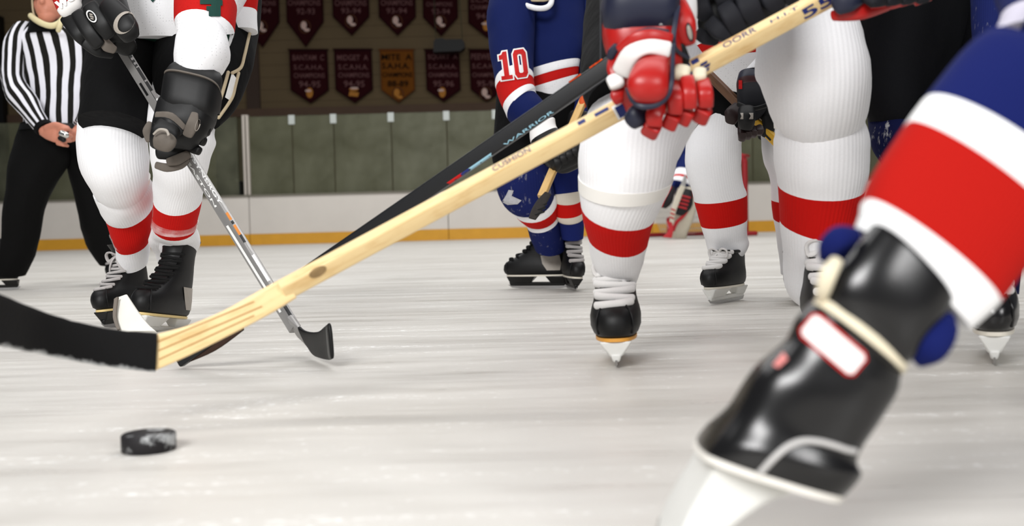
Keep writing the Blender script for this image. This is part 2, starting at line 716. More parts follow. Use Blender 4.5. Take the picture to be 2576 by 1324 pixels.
def boot_at(z):
    for i in range(len(BOOT) - 1):
        if BOOT[i][0] <= z <= BOOT[i + 1][0]:
            t = (z - BOOT[i][0]) / (BOOT[i + 1][0] - BOOT[i][0])
            return tuple(BOOT[i][k] + (BOOT[i + 1][k] - BOOT[i][k]) * t for k in range(1, 4))
    return BOOT[-1][1:]


def boot_pt(z, th, off=0.0):
    """th = 0 at the front, grows towards +x"""
    yb, yf, w = boot_at(z)
    a = (yf - yb) / 2 + off
    yc = (yf + yb) / 2
    y = yc + a * spw(math.cos(th), 2.5)
    x = (w + off) * spw(math.sin(th), 2.5) * (0.90 + 0.10 * math.cos(th))
    return V((x, y, z + SOLE_Z))


def skate(parent, ref, at, yaw, pitch=0, roll=0, scale=1.0, lace=LACE_WHITE, holder=HOLDER_WHITE, sole=SOLE_CREAM,
          leather=BLACK_LEATHER, toe=None, tongue=None, patch=None, bow=True, nlace=7, label=None, collar=None, top=0.222, wide=1.0, lw=1.0):
    """yaw: heading of the toe in degrees, 180 = towards the camera. ref: local point placed at world point `at`"""
    R = Matrix.Rotation(math.radians(yaw), 4, 'Z') @ Matrix.Rotation(math.radians(pitch), 4, 'X') @ Matrix.Rotation(math.radians(roll), 4, 'Y') @ Matrix.Diagonal((scale * wide, scale, scale, 1))
    M = Matrix.Translation(V(at) - R @ V(ref)) @ R
    zs = []
    for i in range(len(BOOT) - 1):
        for j in range(2):
            zs.append(BOOT[i][0] + (BOOT[i + 1][0] - BOOT[i][0]) * j / 2)
    zs.append(BOOT[-1][0])
    zs = [z for z in zs if z < top - 1e-4] + [top]
    n = 40
    rings = [[M @ boot_pt(z, PI + 2 * PI * k / n) for k in range(n)] for z in zs]
    vs, fs, fm, uv = rings_mesh(rings, [0], 0, 0, n)
    mats = [leather, toe or leather]
    inv = M.inverted()
    for i, f in enumerate(fs):
        c = inv @ (sum((vs[q] for q in f), V()) / len(f))
        if c.y > 0.118 and c.z - SOLE_Z < 0.082:
            fm[i] = 1
    sk = mk('skate', vs, fs, mats, parent, fm, uv)
    if label:
        sk['label'] = label
    # raised seam round the toe cap
    pts = [M @ boot_pt(z, th, 0.001) for z, th in [(0.01, -0.62), (0.03, -0.60), (0.048, -0.54), (0.062, -.42), (0.071, -.2), (0.074, 0), (0.071, .2), (0.062, .42), (0.048, .54), (0.03, .60), (0.01, .62)]]
    swept('toe_cap_seam', pts, 0.0022 * scale, leather, sk, n=8)
    # sole plate
    prof = [M @ (boot_pt(0.001, PI + 2 * PI * k / n, 0.0035) - V((0, 0, dz))) for dz in (0.007, 0.0) for k in range(n)]
    f2 = [(k, (k + 1) % n, n + (k + 1) % n, n + k) for k in range(n)] + [tuple(range(n)), tuple(range(n, 2 * n))]
    mk('sole', prof, f2, sole, sk, smooth=True)
    # blade holder: two towers and a rail
    h = MB()

    def slab(y0t, y1t, y0b, y1b, zt, zb, wt, wb):
        q = [V((sx * wt, y, zt)) for y in (y0t, y1t) for sx in (-1, 1)] + [V((sx * wb, y, zb)) for y in (y0b, y1b) for sx in (-1, 1)]
        h.add([M @ a for a in q], [(0, 1, 3, 2), (4, 5, 7, 6), (0, 1, 5, 4), (2, 3, 7, 6), (0, 2, 6, 4), (1, 3, 7, 5)])
    slab(.045, .178, .075, .166, .056, .024, .027, .010)
    slab(-.088, .000, -.086, -.022, .056, .024, .025, .010)
    slab(-.090, .172, -.082, .166, .030, .013, .0095, .0055)
    bevel(h.build('blade_holder', holder, sk), 0.004 * scale, 2)
    r = MB()
    yy = [-.098, -.088, -.06, 0, .06, .12, .160, .178]
    zz = [.016, .004, .0008, 0, 0, .0008, .005, .018]
    q = []
    for y, z in zip(yy, zz):
        for zc in (z, .018):
            for sx in (-1, 1):
                q.append(M @ V((sx * .0016, y, zc + 0.0006)))
    ff = []
    for i in range(len(yy) - 1):
        a, b = 4 * i, 4 * (i + 1)
        ff += [(a, a + 1, b + 1, b), (a + 2, a + 3, b + 3, b + 2), (a, a + 2, b + 2, b), (a + 1, a + 3, b + 3, b + 1)]
    ff += [(0, 1, 3, 2), (4 * len(yy) - 4, 4 * len(yy) - 3, 4 * len(yy) - 1, 4 * len(yy) - 2)]
    mk('steel_runner', q, ff, STEEL, sk, smooth=False)
    # tongue and lacing
    tg = []
    k_ = (top - .08) / .142
    for z, wd, o in ((0.10, .5, .003), (0.13, .55, .005), (0.16, .62, .006), (0.19, .68, .007), (0.222, .72, .010), (0.248, .70, .016)):
        z = .08 + (z - .08) * k_
        zc = min(z, top)
        tg.append([M @ (boot_pt(zc, a * wd, o) + V((0, 0.012 * max(0, z - top) / 0.026, z - zc))) for a in (-1, -.6, -.2, .2, .6, 1)] +
                  [M @ (boot_pt(zc, a * wd, o - 0.008) + V((0, 0.012 * max(0, z - top) / 0.026, z - zc))) for a in (1, .6, .2, -.2, -.6, -1)])
    v2, f3, m3, u3 = rings_mesh(tg, [0], 0, 0, 12)
    mk('tongue', v2, f3, tongue or leather, sk, m3, u3)
    lm = MB()
    for i in range(nlace):
        z = 0.069 + (min(0.175, top - .004) - 0.069) * i / (nlace - 1)
        wdt = 0.55 + 0.35 * i / (nlace - 1)
        tilt = 0.003 if i % 2 else -0.003
        pts = [M @ (boot_pt(z + tilt * a, a * wdt, 0.0085)) for a in (-1, -.66, -.33, 0, .33, .66, 1)]
        lm.add(*sweep(pts, 0.0078 * scale * lw, n=8, flat=0.5, ref=(R.to_3x3() @ V((0, 1, 0))).normalized())[:2])
    if bow:
        for sx in (-1, 1):
            c = boot_pt(min(0.172, top), 0, 0.014)
            for loop in ([(0, 0, 0), (.018, .012, .012), (.034, .008, .004), (.030, .004, -.016), (.010, .006, -.008), (0, 0, 0)],
                         [(0, 0, 0), (.010, .012, -.014), (.018, .016, -.034), (.024, .012, -.052)]):
                lm.add(*sweep([M @ (c + V((sx * a, b, g))) for a, b, g in loop], 0.0056 * scale, n=8, flat=0.6)[:2])
    lm.build('lace', lace, sk)
    # padded collar roll
    pts = [M @ boot_pt(top, PI + a, 0.001) for a in [x * PI / 10 for x in range(-8, 9)]]
    swept('collar', pts, 0.006 * scale, collar or leather, sk, n=10)
    if patch:
        for sx in (-1, 1):
            pa = []
            for z, y0, y1 in ((0.02, 1.95, 2.5), (0.05, 1.8, 2.6), (0.085, 1.6, 2.45)):
                pa.append([M @ boot_pt(z, sx * (y0 + (y1 - y0) * k / 5), 0.0018) for k in range(6)])
            vs4 = [q for r_ in pa for q in r_]
            fs4 = [(i * 6 + j, i * 6 + j + 1, (i + 1) * 6 + j + 1, (i + 1) * 6 + j) for i in range(2) for j in range(5)]
            mk('side_patch', vs4, fs4, patch, sk)
    return sk


# ------------------------------------------------------------------ bodies
def ball(c, r, n=20, rz=None):
    """ellipsoid verts/faces"""
    r = V(r) if not isinstance(r, (int, float)) else V((r, r, r))
    vs, fs = [], []
    m = n // 2
    for i in range(1, m):
        for j in range(n):
            a, b = PI * i / m, 2 * PI * j / n
            vs.append(V(c) + V((r.x * math.sin(a) * math.cos(b), r.y * math.sin(a) * math.sin(b), r.z * math.cos(a))))
    for i in range(m - 2):
        for j in range(n):
            k = (j + 1) % n
            fs.append((i * n + j, i * n + k, (i + 1) * n + k, (i + 1) * n + j))
    vs += [V(c) + V((0, 0, r.z)), V(c) - V((0, 0, r.z))]
    for j in range(n):
        k = (j + 1) % n
        fs.append((j, k, len(vs) - 2))
        fs.append(((m - 2) * n + j, (m - 2) * n + k, len(vs) - 1))
    return vs, fs


def body(parent, chains, head, face=0.0, voxel=0.011, extra=(), hs=1.0, under=None, bare=()):
    """one continuous skin: limb chains [(point, radius), ...], head centre, facing turn (0 = towards camera)"""
    mb = MB()
    for ch in chains:
        mb.add(*sweep([c[0] for c in ch], [c[1] for c in ch], n=18, dome=(1, 1))[:2])
    h = V(head)
    Rf = Matrix.Rotation(face, 3, 'Z')

    def hp(x, y, z):
        return h + Rf @ (V((x, y, z)) * hs)
    for c, r in (((0, 0.01, .035), (.076, .094, .088)), ((0, -.02, -.03), (.066, .078, .075)), ((0, -.052, -.075), (.044, .042, .038)),
                 ((0, -.070, -.085), (.026, .022, .022)), ((0, -.100, -.012), (.014, .020, .016)), ((0, -.094, .01), (.010, .016, .028)),
                 ((0, -.088, -.047), (.026, .010, .008)), ((0, -.086, -.060), (.022, .010, .008)), ((-.078, .012, -.005), (.012, .022, .034)),
                 ((.078, .012, -.005), (.012, .022, .034)), ((-.034, -.080, .028), (.020, .012, .010)), ((.034, -.080, .028), (.020, .012, .010))):
        v, f = ball((0, 0, 0), V(r) * hs)
        mb.add([hp(*c) + Rf @ q for q in v], f)
    for vs, fs in extra:
        mb.add(vs, fs)
    me = bpy.data.meshes.new('t')
    me.from_pydata([tuple(q) for q in mb.v], [], mb.f)
    ob = bpy.data.objects.new('t', me)
    COL.objects.link(ob)
    md = ob.modifiers.new('r', 'REMESH')
    md.mode = 'VOXEL'
    md.voxel_size = voxel
    ms = ob.modifiers.new('s', 'SMOOTH')
    ms.iterations = 2
    ms.factor = 0.4
    dg = bpy.context.evaluated_depsgraph_get()
    m2 = ob.evaluated_get(dg).to_mesh()
    vs = [V(v.co) for v in m2.vertices]
    fs = [tuple(p.vertices) for p in m2.polygons]
    ob.evaluated_get(dg).to_mesh_clear()
    bpy.data.objects.remove(ob)
    # bare skin on the head and at `bare` spots, base-layer cloth elsewhere
    under = under or WHITE_CLOTH
    spots = [(h, .165 * hs)] + [(V(c), r) for c, r in bare]
    fm = []
    for f in fs:
        c = sum((vs[i] for i in f), V()) / len(f)
        fm.append(0 if any((c - q).length < r for q, r in spots) else 1)
    b = mk('body', vs, fs, [SKIN, under], parent, fm, smooth='all')
    for sx in (-1, 1):
        v, f = ball((0, 0, 0), .0115 * hs, 14)
        mk('eye', [hp(sx * .034, -.079, .016) + q for q in v], f, WHITE_INK, b)
        v, f = ball((0, 0, 0), .0068 * hs, 10)
        mk('iris', [hp(sx * .034, -.0855, .016) + q for q in v], f, BLACK_INK, b)
    return b, hp


def helmet(parent, hp, mat):
    rings = []
    for z, rx, ry in ((0.0, .096, .112), (.03, .100, .118), (.07, .098, .116), (.105, .082, .098), (.128, .05, .062)):
        rings.append([hp(rx * math.cos(2 * PI * k / 24), .012 + ry * math.sin(2 * PI * k / 24), z + 0.028) for k in range(24)])
    vs, fs, fm, uv = rings_mesh(rings, [0], 0, .3, 24)
    hm = mk('helmet', vs, fs, mat, parent, fm, uv)
    for sx in (-1, 1):
        swept('chin_strap', [hp(sx * .094, .0, .03), hp(sx * .082, -.02, -.05), hp(sx * .045, -.055, -.112), hp(0, -.07, -.122)], .006, TAN, hm, n=8)
    return hm


exec_order = []


# ================================================================== the rink
def PY(x, y, Y):
    r = ray(x, y)
    return CPOS + r * ((Y - CPOS.y) / r.y)


def box_obj(name, lo, hi, mat, parent=None, bw=0.0):
    o = MB().box(lo, hi).build(name, mat, parent)
    if bw:
        bevel(o, bw)
    return o


BY = 19.6       # rink boards
WY = 26.0       # hall wall behind the stand
ICE = mat_ice()
g = mk('floor', [(-22, -5, 0), (22, -5, 0), (22, WY, 0), (-22, WY, 0)], [(0, 1, 2, 3)], ICE, smooth=False)
tag(g, kind='structure')
WALL = mat_wall()
w = mk('wall_back', [(-22, WY, 0), (22, WY, 0), (22, WY, 9), (-22, WY, 9), (-22, WY + .2, 0), (22, WY + .2, 0), (22, WY + .2, 9), (-22, WY + .2, 9)],
       [(0, 1, 2, 3), (4, 5, 6, 7), (0, 1, 5, 4), (3, 2, 6, 7), (0, 3, 7, 4), (1, 2, 6, 5)], WALL, smooth=False)
tag(w, kind='structure')
# ledge along the wall, pilaster and lower painted wall
z0 = PY(900, 268, WY).z
z1 = PY(900, 288, WY).z
LEDGE = plain('brown_ledge_paint', (96, 76, 62), 0.7, 0.2, var=0.2, scale=3)
tag(box_obj('trim_1', (-22, WY - .12, z1), (22, WY, z0), LEDGE), kind='structure')
DADO = plain('green_grey_wall_paint', (108, 102, 78), 0.7, 0.2, var=0.4, scale=1.3)
tag(box_obj('wall_lower', (-22, WY - .06, 0), (22, WY - .001, z1), DADO), kind='structure')
xa, xb = PY(622, 230, WY).x, PY(655, 230, WY).x
tag(box_obj('trim_2', (xa, WY - .1, z0), (xb, WY, 9), plain('dark_pilaster_paint', (72, 58, 50), 0.7, 0.2)), kind='structure')
xa, xb = PY(-60, 300, WY).x, PY(24, 300, WY).x
BLK = plain('black_painted_steel', (14, 14, 14), 0.5, 0.3)
tag(box_obj('trim_3', (xa, WY - .3, 0), (xb, WY - .05, PY(10, 45, WY).z), BLK), kind='structure')
xa, xb = PY(536, 300, 25.6).x, PY(588, 300, 25.6).x
tag(box_obj('door_1', (xa, WY - .3, 0), (xb, WY - .07, z1 - .02), BLK), kind='structure')

# dasher boards: white panels, yellow kick strip, cap rail
zt, zk = PY(1000, 481, BY).z, PY(1000, 580, BY).z
board = thing('rink_board', 'long white rink board with yellow kick strip running behind the players', 'rink board', (0, BY, 0))
BOARD = plain('scuffed_white_board', (214, 208, 200), 0.45, 0.35, var=0.16, scale=1.6, bump=0.03)
KICK = plain('yellow_kick_strip', (214, 156, 44), 0.5, 0.35, var=0.2, scale=6, bump=0.03)
xs = [PY(x, 560, BY).x for x in (-420, -60, 628, 1128, 1640, 2080, 2700, 3100)]
for i in range(len(xs) - 1):
    box_obj('panel', (xs[i] + .006, BY, zk), (xs[i + 1] - .006, BY + .10, zt - .03), BOARD, board, 0.004)
    box_obj('kick_strip', (xs[i] + .004, BY - .02, 0.0), (xs[i + 1] - .004, BY + .10, zk), KICK, board, 0.006)
box_obj('cap_rail', (xs[0], BY - .03, zt - .03), (xs[-1], BY + .16, zt), plain('grey_cap_rail', (120, 116, 104), 0.5, 0.3), board, 0.006)

# glass panes with clips, held on the cap rail
GL = mat_glass()
zg = PY(900, 286, BY).z
ALU = plain('brushed_aluminium', (196, 188, 178), 0.4, 0.5, var=0.1, metal=0.3)
CLIP = plain('white_clip', (186, 192, 188), 0.5, 0.4)
gx = [-420, -60, 250, 612, 735, 840, 985, 1125, 1248, 1420, 1640, 1895, 2130, 2420, 2900]
pane_says = ['glass pane above the board beyond the left edge of the stripes shirt', 'tall glass pane behind the official in the striped shirt',
             'glass pane behind the legs of the player in black pants', 'narrow clear glass pane just right of the aluminium post',
             'second glass pane right of the aluminium post', 'third glass pane right of the aluminium post', 'wide glass pane below the dim orange banner',
             'glass pane left of the blue player numbered 10', 'glass pane behind the blue player numbered 10', 'glass pane behind the black stick and wooden stick crossing',
             'glass pane above the goal net', 'glass pane right of the goal net', 'glass pane behind the player in navy pants', 'glass pane at the right edge behind the striped sock']
for i in range(len(gx) - 1):
    a, b = PY(gx[i], 380, BY).x, PY(gx[i + 1], 380, BY).x
    a += .10 if gx[i] == 612 else 0
    b -= .10 if gx[i + 1] == 612 else 0
    pn = MB().box((a + .012, BY + .05, zt), (b - .012, BY + .064, zg)).build('glass_shield', GL)
    tag(pn, pane_says[i], 'glass pane', 'glass panes standing on the rink boards')
    if gx[i + 1] != 612:
        box_obj('clip', (b - .06, BY + .035, zg - .16), (b + .055, BY + .048, zg + .01), CLIP, pn, 0.004)
post = thing('glass_post', 'upright aluminium post between glass panes, left of the banners', 'post', (PY(622, 380, BY).x, BY, zt))
a = PY(618, 380, BY).x
box_obj('post_bar', (a - .055, BY - .0, zt), (a - .008, BY + .1, zg + .01), ALU, post, 0.006)
box_obj('post_bar', (a + .012, BY - .0, zt), (a + .062, BY + .1, zg + .01), ALU, post, 0.006)
box_obj('post_cap', (a - .055, BY + .0, zg + .01), (a + .062, BY + .1, zg + .03), ALU, post, 0.004)
# black crate behind the glass left of the post
a, b = PY(580, 470, 21.5).x, PY(612, 470, 21.5).x
bx = thing('equipment_box', 'black box standing behind the glass left of the aluminium post', 'box', ((a + b) / 2, 21.5, 0))
box_obj('box_shell', (a, 21.3, 0), (b, 21.8, PY(600, 463, 21.5).z), BLK, bx, 0.01)
box_obj('lid', (a - .02, 21.28, PY(600, 463, 21.5).z), (b + .02, 21.82, PY(600, 457, 21.5).z), BLK, bx, 0.01)

# pennant banners on the wall
MAROON = plain('maroon_felt', (50, 13, 18), 0.9, 0.1, var=0.2, scale=8)
MAROON_EDGE = plain('dark_maroon_hem', (40, 10, 16), 0.9, 0.1)
OCHRE = plain('ochre_felt', (122, 72, 24), 0.9, 0.1, var=0.2, scale=8)
OCHRE_EDGE = plain('brown_hem', (104, 58, 24), 0.9, 0.1)
LET = plain('faded_pink_lettering', (116, 82, 82), 0.9, 0.1, bump=0)
LETD = plain('black_lettering', (16, 14, 12), 0.9, 0.1, bump=0)
EMB = [plain('emblem_tan', (190, 128, 60), 0.9, 0.1), plain('emblem_pale', (220, 190, 180), 0.9, 0.1), plain('emblem_brown', (92, 58, 40), 0.9, 0.1)]


def banner(xl, xr, yt, ys, tipx, yb, lines, label, ochre=False, emblem=0, skew=4, group=None):
    fab, hem, ink = (OCHRE, OCHRE_EDGE, LETD) if ochre else (MAROON, MAROON_EDGE, LET)
    Y = WY - .14
    base = PY(tipx, yb, Y)
    t = thing('pennant_banner', label, 'banner', base, group)
    out = [(xl, yt), (xr, yt), (xr + skew, ys), (tipx, yb), (xl + skew, ys)]
    f = [PY(x, y, Y) for x, y in out]
    q = f + [p + V((0, .02, 0)) for p in f]
    m = len(f)
    fs = [tuple(range(m)), tuple(range(m, 2 * m))] + [(i, (i + 1) % m, m + (i + 1) % m, m + i) for i in range(m)]
    cl = mk('banner_cloth', q, fs, fab, t, smooth=False)
    cx, cy = sum(p[0] for p in out) / m, sum(p[1] for p in out) / m
    inn = [(cx + (x - cx) * .93, cy + (y - cy) * .945) for x, y in out]
    rim = [PY(x, y, Y - .012) for x, y in out] + [PY(x, y, Y - .012) for x, y in inn] + [PY(x, y, Y) for x, y in out] + [PY(x, y, Y) for x, y in inn]
    rf = []
    for i in range(m):
        j = (i + 1) % m
        rf += [(i, j, m + j, m + i), (i, j, 2 * m + j, 2 * m + i), (m + i, m + j, 3 * m + j, 3 * m + i)]
    mk('hem', rim, rf, hem, t, smooth=False)
    swept('hanging_rod', [PY(xl - 2, yt - 1, Y), PY(xr + 2, yt - 1, Y)], .018, hem, t, n=8)
    for txt, x0, x1, y0, y1 in lines:
        textprint(txt, quadframe(x0, y0, x1, y1), cl, ink, t, 'lettering', bold=0.012, off=.02)
    ey = ys + (yb - ys) * .05
    ex = tipx
    if emblem == 0:
        polyprint([[ell(.45, .5, .42, .5)]], quadframe(ex - 12, ey - 8, ex + 8, ey + 18), cl, EMB[0], t, 'emblem', off=.02)
        polyprint([[ell(.4, .3, .5, .3)]], quadframe(ex - 13, ey - 8, ex + 3, ey + 3), cl, EMB[1], t, 'emblem', off=.035)
    elif emblem == 1:
        polyprint([[ell(.5, .5, .5, .5), ell(.5, .5, .42, .42)]], quadframe(ex - 17, ey - 8, ex + 13, ey + 26), cl, EMB[2], t, 'emblem', off=.02)
        polyprint([[ell(.4, .6, .24, .3)], [ell(.66, .26, .24, .12)]], quadframe(ex - 17, ey - 8, ex + 13, ey + 26), cl, EMB[1] if not ochre else EMB[0], t, 'emblem', off=.035)
    else:
        polyprint([[[(0, .1), (.9, 0), (1, .45), (.1, .6)]], [ell(.5, .8, .45, .2)]], quadframe(ex - 16, ey - 8, ex + 10, ey + 16), cl, EMB[0], t, 'emblem', off=.02)
        polyprint([[ell(.55, .86, .4, .12)]], quadframe(ex - 16, ey - 9, ex + 10, ey + 15), cl, EMB[1], t, 'emblem', off=.035)
    return t


gb = 'banners in the lower row on the wall'
gt = 'banners in the upper row on the wall'
banner(727, 823, 126, 227, 782, 260, [('BANTAM  C', 736, 815, 138, 152), ('S.C.A.H.A.', 739, 814, 163, 175), ('CHAMPIONS', 739, 817, 184, 196), ('94-95', 752, 806, 204, 220)],
       'maroon pennant reading BANTAM C, leftmost in the lower row', group=gb)
banner(840, 934, 125, 226, 893, 259, [('MIDGET  A', 848, 926, 138, 152), ('S.C.A.H.A.', 851, 926, 162, 175), ('CHAMPIONS', 851, 929, 183, 195), ('94-95', 865, 917, 203, 219)],
       'maroon pennant reading MIDGET A, beside the orange pennant', emblem=2, group=gb)
banner(955, 1040, 126, 226, 1003, 258, [('MITE  A', 960, 1036, 136, 151), ('S.A.H.A.', 961, 1030, 158, 173), ('CHAMPIONS', 962, 1037, 182, 194), ('88-89', 975, 1027, 203, 218)],
       'orange brown pennant with black lettering in the lower row', ochre=True, emblem=1, group=gb)
banner(1069, 1155, 126, 226, 1116, 256, [('SQUIRT  A', 1076, 1151, 137, 151), ('S.C.A.H.A.', 1078, 1148, 161, 173), ('CHAMPIONS', 1078, 1152, 183, 194), ('95-96', 1090, 1142, 203, 218)],
       'maroon pennant in the lower row under the hanging black box', group=gb)
banner(1180, 1268, 126, 225, 1224, 256, [('PEEWEE  A', 1185, 1262, 135, 150), ('S.C.A.H.A.', 1188, 1260, 160, 172), ('CHAMPIONS', 1188, 1264, 183, 194), ('95-96', 1200, 1252, 203, 218)],
       'maroon pennant in the lower row partly behind the arm numbered 10', emblem=1, group=gb)
banner(610, 700, -70, 56, 660, 120, [('CHAMPIONS', 616, 694, 2, 14), ('93-94', 630, 682, 20, 34)], 'long maroon pennant in the upper row beside a white sleeve', emblem=1, skew=3, group=gt)
banner(718, 811, -70, 55, 769, 119, [('CHAMPIONS', 724, 806, 0, 14), ('92-93', 746, 792, 21, 36)], 'long maroon pennant in the upper row above the BANTAM C pennant', emblem=1, skew=3, group=gt)
banner(834, 926, -70, 42, 885, 90, [('CHAMPIONS', 842, 922, 0, 15), ('93-94', 858, 908, 20, 34)], 'short maroon pennant in the upper row above the MIDGET A pennant', emblem=1, skew=3, group=gt)
banner(950, 1043, -70, 43, 1000, 90, [('CHAMPIONS', 958, 1038, 0, 14), ('93-94', 972, 1024, 20, 34)], 'short maroon pennant in the upper row above the orange pennant', emblem=1, skew=3, group=gt)
banner(1062, 1150, -70, 44, 1110, 91, [('CHAMPIONS', 1072, 1138, 5, 16), ('93-94', 1086, 1132, 22, 36)], 'maroon pennant in the upper row directly above the hanging black box', emblem=1, skew=2, group=gt)
banner(1176, 1274, -70, 58, 1226, 96, [('S.C.A.H.A.', 1184, 1266, -6, 6), ('CHAMPIONS', 1184, 1262, 12, 24), ('94-95', 1198, 1252, 33, 48)], 'maroon pennant in the upper row beside the blue jersey shoulder', emblem=0, skew=2, group=gt)

# black box hung in front of the wall on two straps
hb = thing('hanging_speaker', 'black box hanging from straps in front of the wall pennants', 'speaker', PY(1130, 130, 25.2))
GREENISH = plain('grey_green_strap', (78, 84, 66), 0.8, 0.2)
q = [(1091, 103), (1098, 97), (1112, 96), (1120, 99), (1160, 98), (1168, 105), (1169, 120), (1158, 128), (1090, 131)]
f = [PY(x, y, 25.0) for x, y in q]
vv = f + [p + V((0, .35, 0)) for p in f]
m = len(q)
mk('speaker_case', vv, [tuple(range(m)), tuple(range(m, 2 * m))] + [(i, (i + 1) % m, m + (i + 1) % m, m + i) for i in range(m)], BLK, hb, smooth=False)
for x0, y0, x1, y1 in ((1163, 100, 1150, -80), (1096, 100, 1089, -80)):
    swept('strap', [PY(x0, y0, 25.15), PY(x1, y1, 25.15)], [.022, .022], GREENISH, hb, n=8, flat=.4)

# ================================================================== puck
c = ground(375, 1133)
pk = MB()
rr, hh = .0385, .0254
prof = [(rr - .0015, 0), (rr, .0015), (rr, hh - .002), (rr - .002, hh)]
rings = [[c + V((a * math.cos(2 * PI * k / 48), a * math.sin(2 * PI * k / 48), z)) for k in range(48)] for a, z in prof]
vs, fs, fm, uv = rings_mesh(rings, [0], 0, 0, 48)
tag(mk('hockey_puck', vs, fs, PUCK, None, fm, uv), 'black rubber puck with snow scuffs lying alone on the ice', 'puck')


# ================================================================== sticks
def shaft(name, p0, p1, w, th, turn, mat, parent, w1=None, p=7.0, nsub=10):
    """rectangular stick shaft between world points; turn shows its narrow upper face"""
    p0, p1 = V(p0), V(p1)
    t = (p1 - p0).normalized()
    rings = []
    for i in range(nsub + 1):
        c = p0.lerp(p1, i / nsub)
        view = (c - CPOS).normalized()
        u = view.cross(t).normalized()
        if u.z < 0:
            u = -u
        v = u.cross(t).normalized()
        R = Matrix.Rotation(math.radians(turn), 3, t)
        u2, v2 = R @ u, R @ v
        ww = w + ((w1 or w) - w) * i / nsub
        rings.append([c + u2 * ww / 2 * spw(math.cos(2 * PI * k / 24 + PI / 4), p) + v2 * th / 2 * spw(math.sin(2 * PI * k / 24 + PI / 4), p) for k in range(24)])
    vs, fs, fm, uv = rings_mesh(rings, [0], 0, 0, 24)
    return mk(name, vs, fs, mat, parent, fm, uv)


def lineframe(x0, y0, x1, y1, h):
    """frame whose baseline runs from x0,y0 to x1,y1 (the writing's lower-left to lower-right), h pixels tall"""
    l = math.hypot(x1 - x0, y1 - y0)
    nx, ny = (y1 - y0) / l * h, -(x1 - x0) / l * h
    return ((x0, y0), (x1, y1), (x0 + nx, y0 + ny))


# --- the wooden stick that crosses the picture
ws = thing('hockey_stick', 'pale wooden hockey stick with black taped blade crossing in front of everyone', 'hockey stick', P(390, 935, 1.75))
sh = shaft('shaft', P(2250, -96, 1.88), P(712, 731, 1.78), .033, .024, -36, WOOD, ws)
neck = tube('blade_neck', [(390, 842, 388, 934, 1.74, .16), (465, 822, 478, 894, 1.745, .18), (560, 783, 590, 838, 1.76, .25), (650, 733, 686, 787, 1.775, .36), (716, 697, 746, 750, 1.785, .42)],
            WOOD, ws, p=4.5, n=28)
for k, (a, b) in enumerate((((396, 862), (640, 760)), ((398, 884), (660, 772)), ((400, 906), (640, 795)))):
    polyprint([[rect(0, 0, 1, 1)]], lineframe(a[0], a[1], b[0], b[1], 2.5), neck, plain('glue_line_brown', (176, 128, 66), 0.6, 0.2, bump=0), neck, 'ply_line')
bt = tube('taped_blade', [(394, 838, 390, 937, 1.735, .17), (300, 831, 288, 926, 1.70, .17), (200, 812, 186, 909, 1.65, .17), (100, 781, 84, 888, 1.58, .17),
                          (0, 741, -10, 868, 1.47, .17), (-120, 690, -125, 826, 1.36, .17), (-210, 655, -205, 760, 1.29, .17)], BLADE_TAPE, ws, p=3.2, n=32, dome=(0, .5), amp=.0012, freq=60)
F_ = lambda x: 258.5 + (x - 1590) * -0.538   # centre line of the shaft, for its markings
for txt, x0, x1, dy, h in (('55', 2026, 2102, 8, 27),):
    textprint(txt, lineframe(x0, F_(x0) + 26, x1, F_(x1) + 22, 26), sh, NAVY_INK, sh, 'lettering', bold=.02)
textprint('OORR', lineframe(1822, F_(1822) - 12, 1904, F_(1904) - 12, 13), sh, NAVY_INK, sh, 'lettering', bold=.0)
textprint('H.I.T', lineframe(1940, F_(1940) - 12, 2010, F_(2010) - 12, 8), sh, NAVY_INK, sh, 'lettering')
for a, b, dy, h in ((1720, 1738, -14, 11), (1742, 1760, -13, 11), (1456, 1474, -15, 9), (1498, 1532, -14, 8), (1550, 1566, -14, 9)):
    polyprint([[rect(0, 0, 1, 1)]], lineframe(a, F_(a) + dy, b, F_(b) + dy, h), sh, NAVY_INK, sh, 'marking')
textprint('CUSHION', lineframe(1242, F_(1242) - 14, 1336, F_(1336) - 15, 13), sh, NAVY_INK, sh, 'lettering')
for a, b, dy, h in ((1738, 1756, 25, 20), (1762, 1782, 2, 6), (1757, 1790, 12, 6), (1752, 1788, 22, 6)):
    polyprint([[[(0, 0), (.85, 0), (1, 1), (.15, 1)]]], lineframe(a, F_(a) + dy, b, F_(b) + dy, h), sh, NAVY_INK, sh, 'marking')
for a, b, dy, h, mt in ((1556, 1584, 26, 38, WHITE_INK), (1560, 1580, 23, 30, NAVY_INK)):
    polyprint([[rect(0, 0, 1, 1)]], lineframe(a, F_(a) + dy, b, F_(b) + dy, h), sh, mt, sh, 'marking', off=.001 if mt is WHITE_INK else .0018)
STAIN = plain('grey_scuff', (160, 132, 92), 0.7, 0.2, var=0.4, scale=90, bump=0)
polyprint([[ell(.5, .5, .5, .5)]], lineframe(784, 706, 826, 684, 24), sh, STAIN, sh, 'scuff')

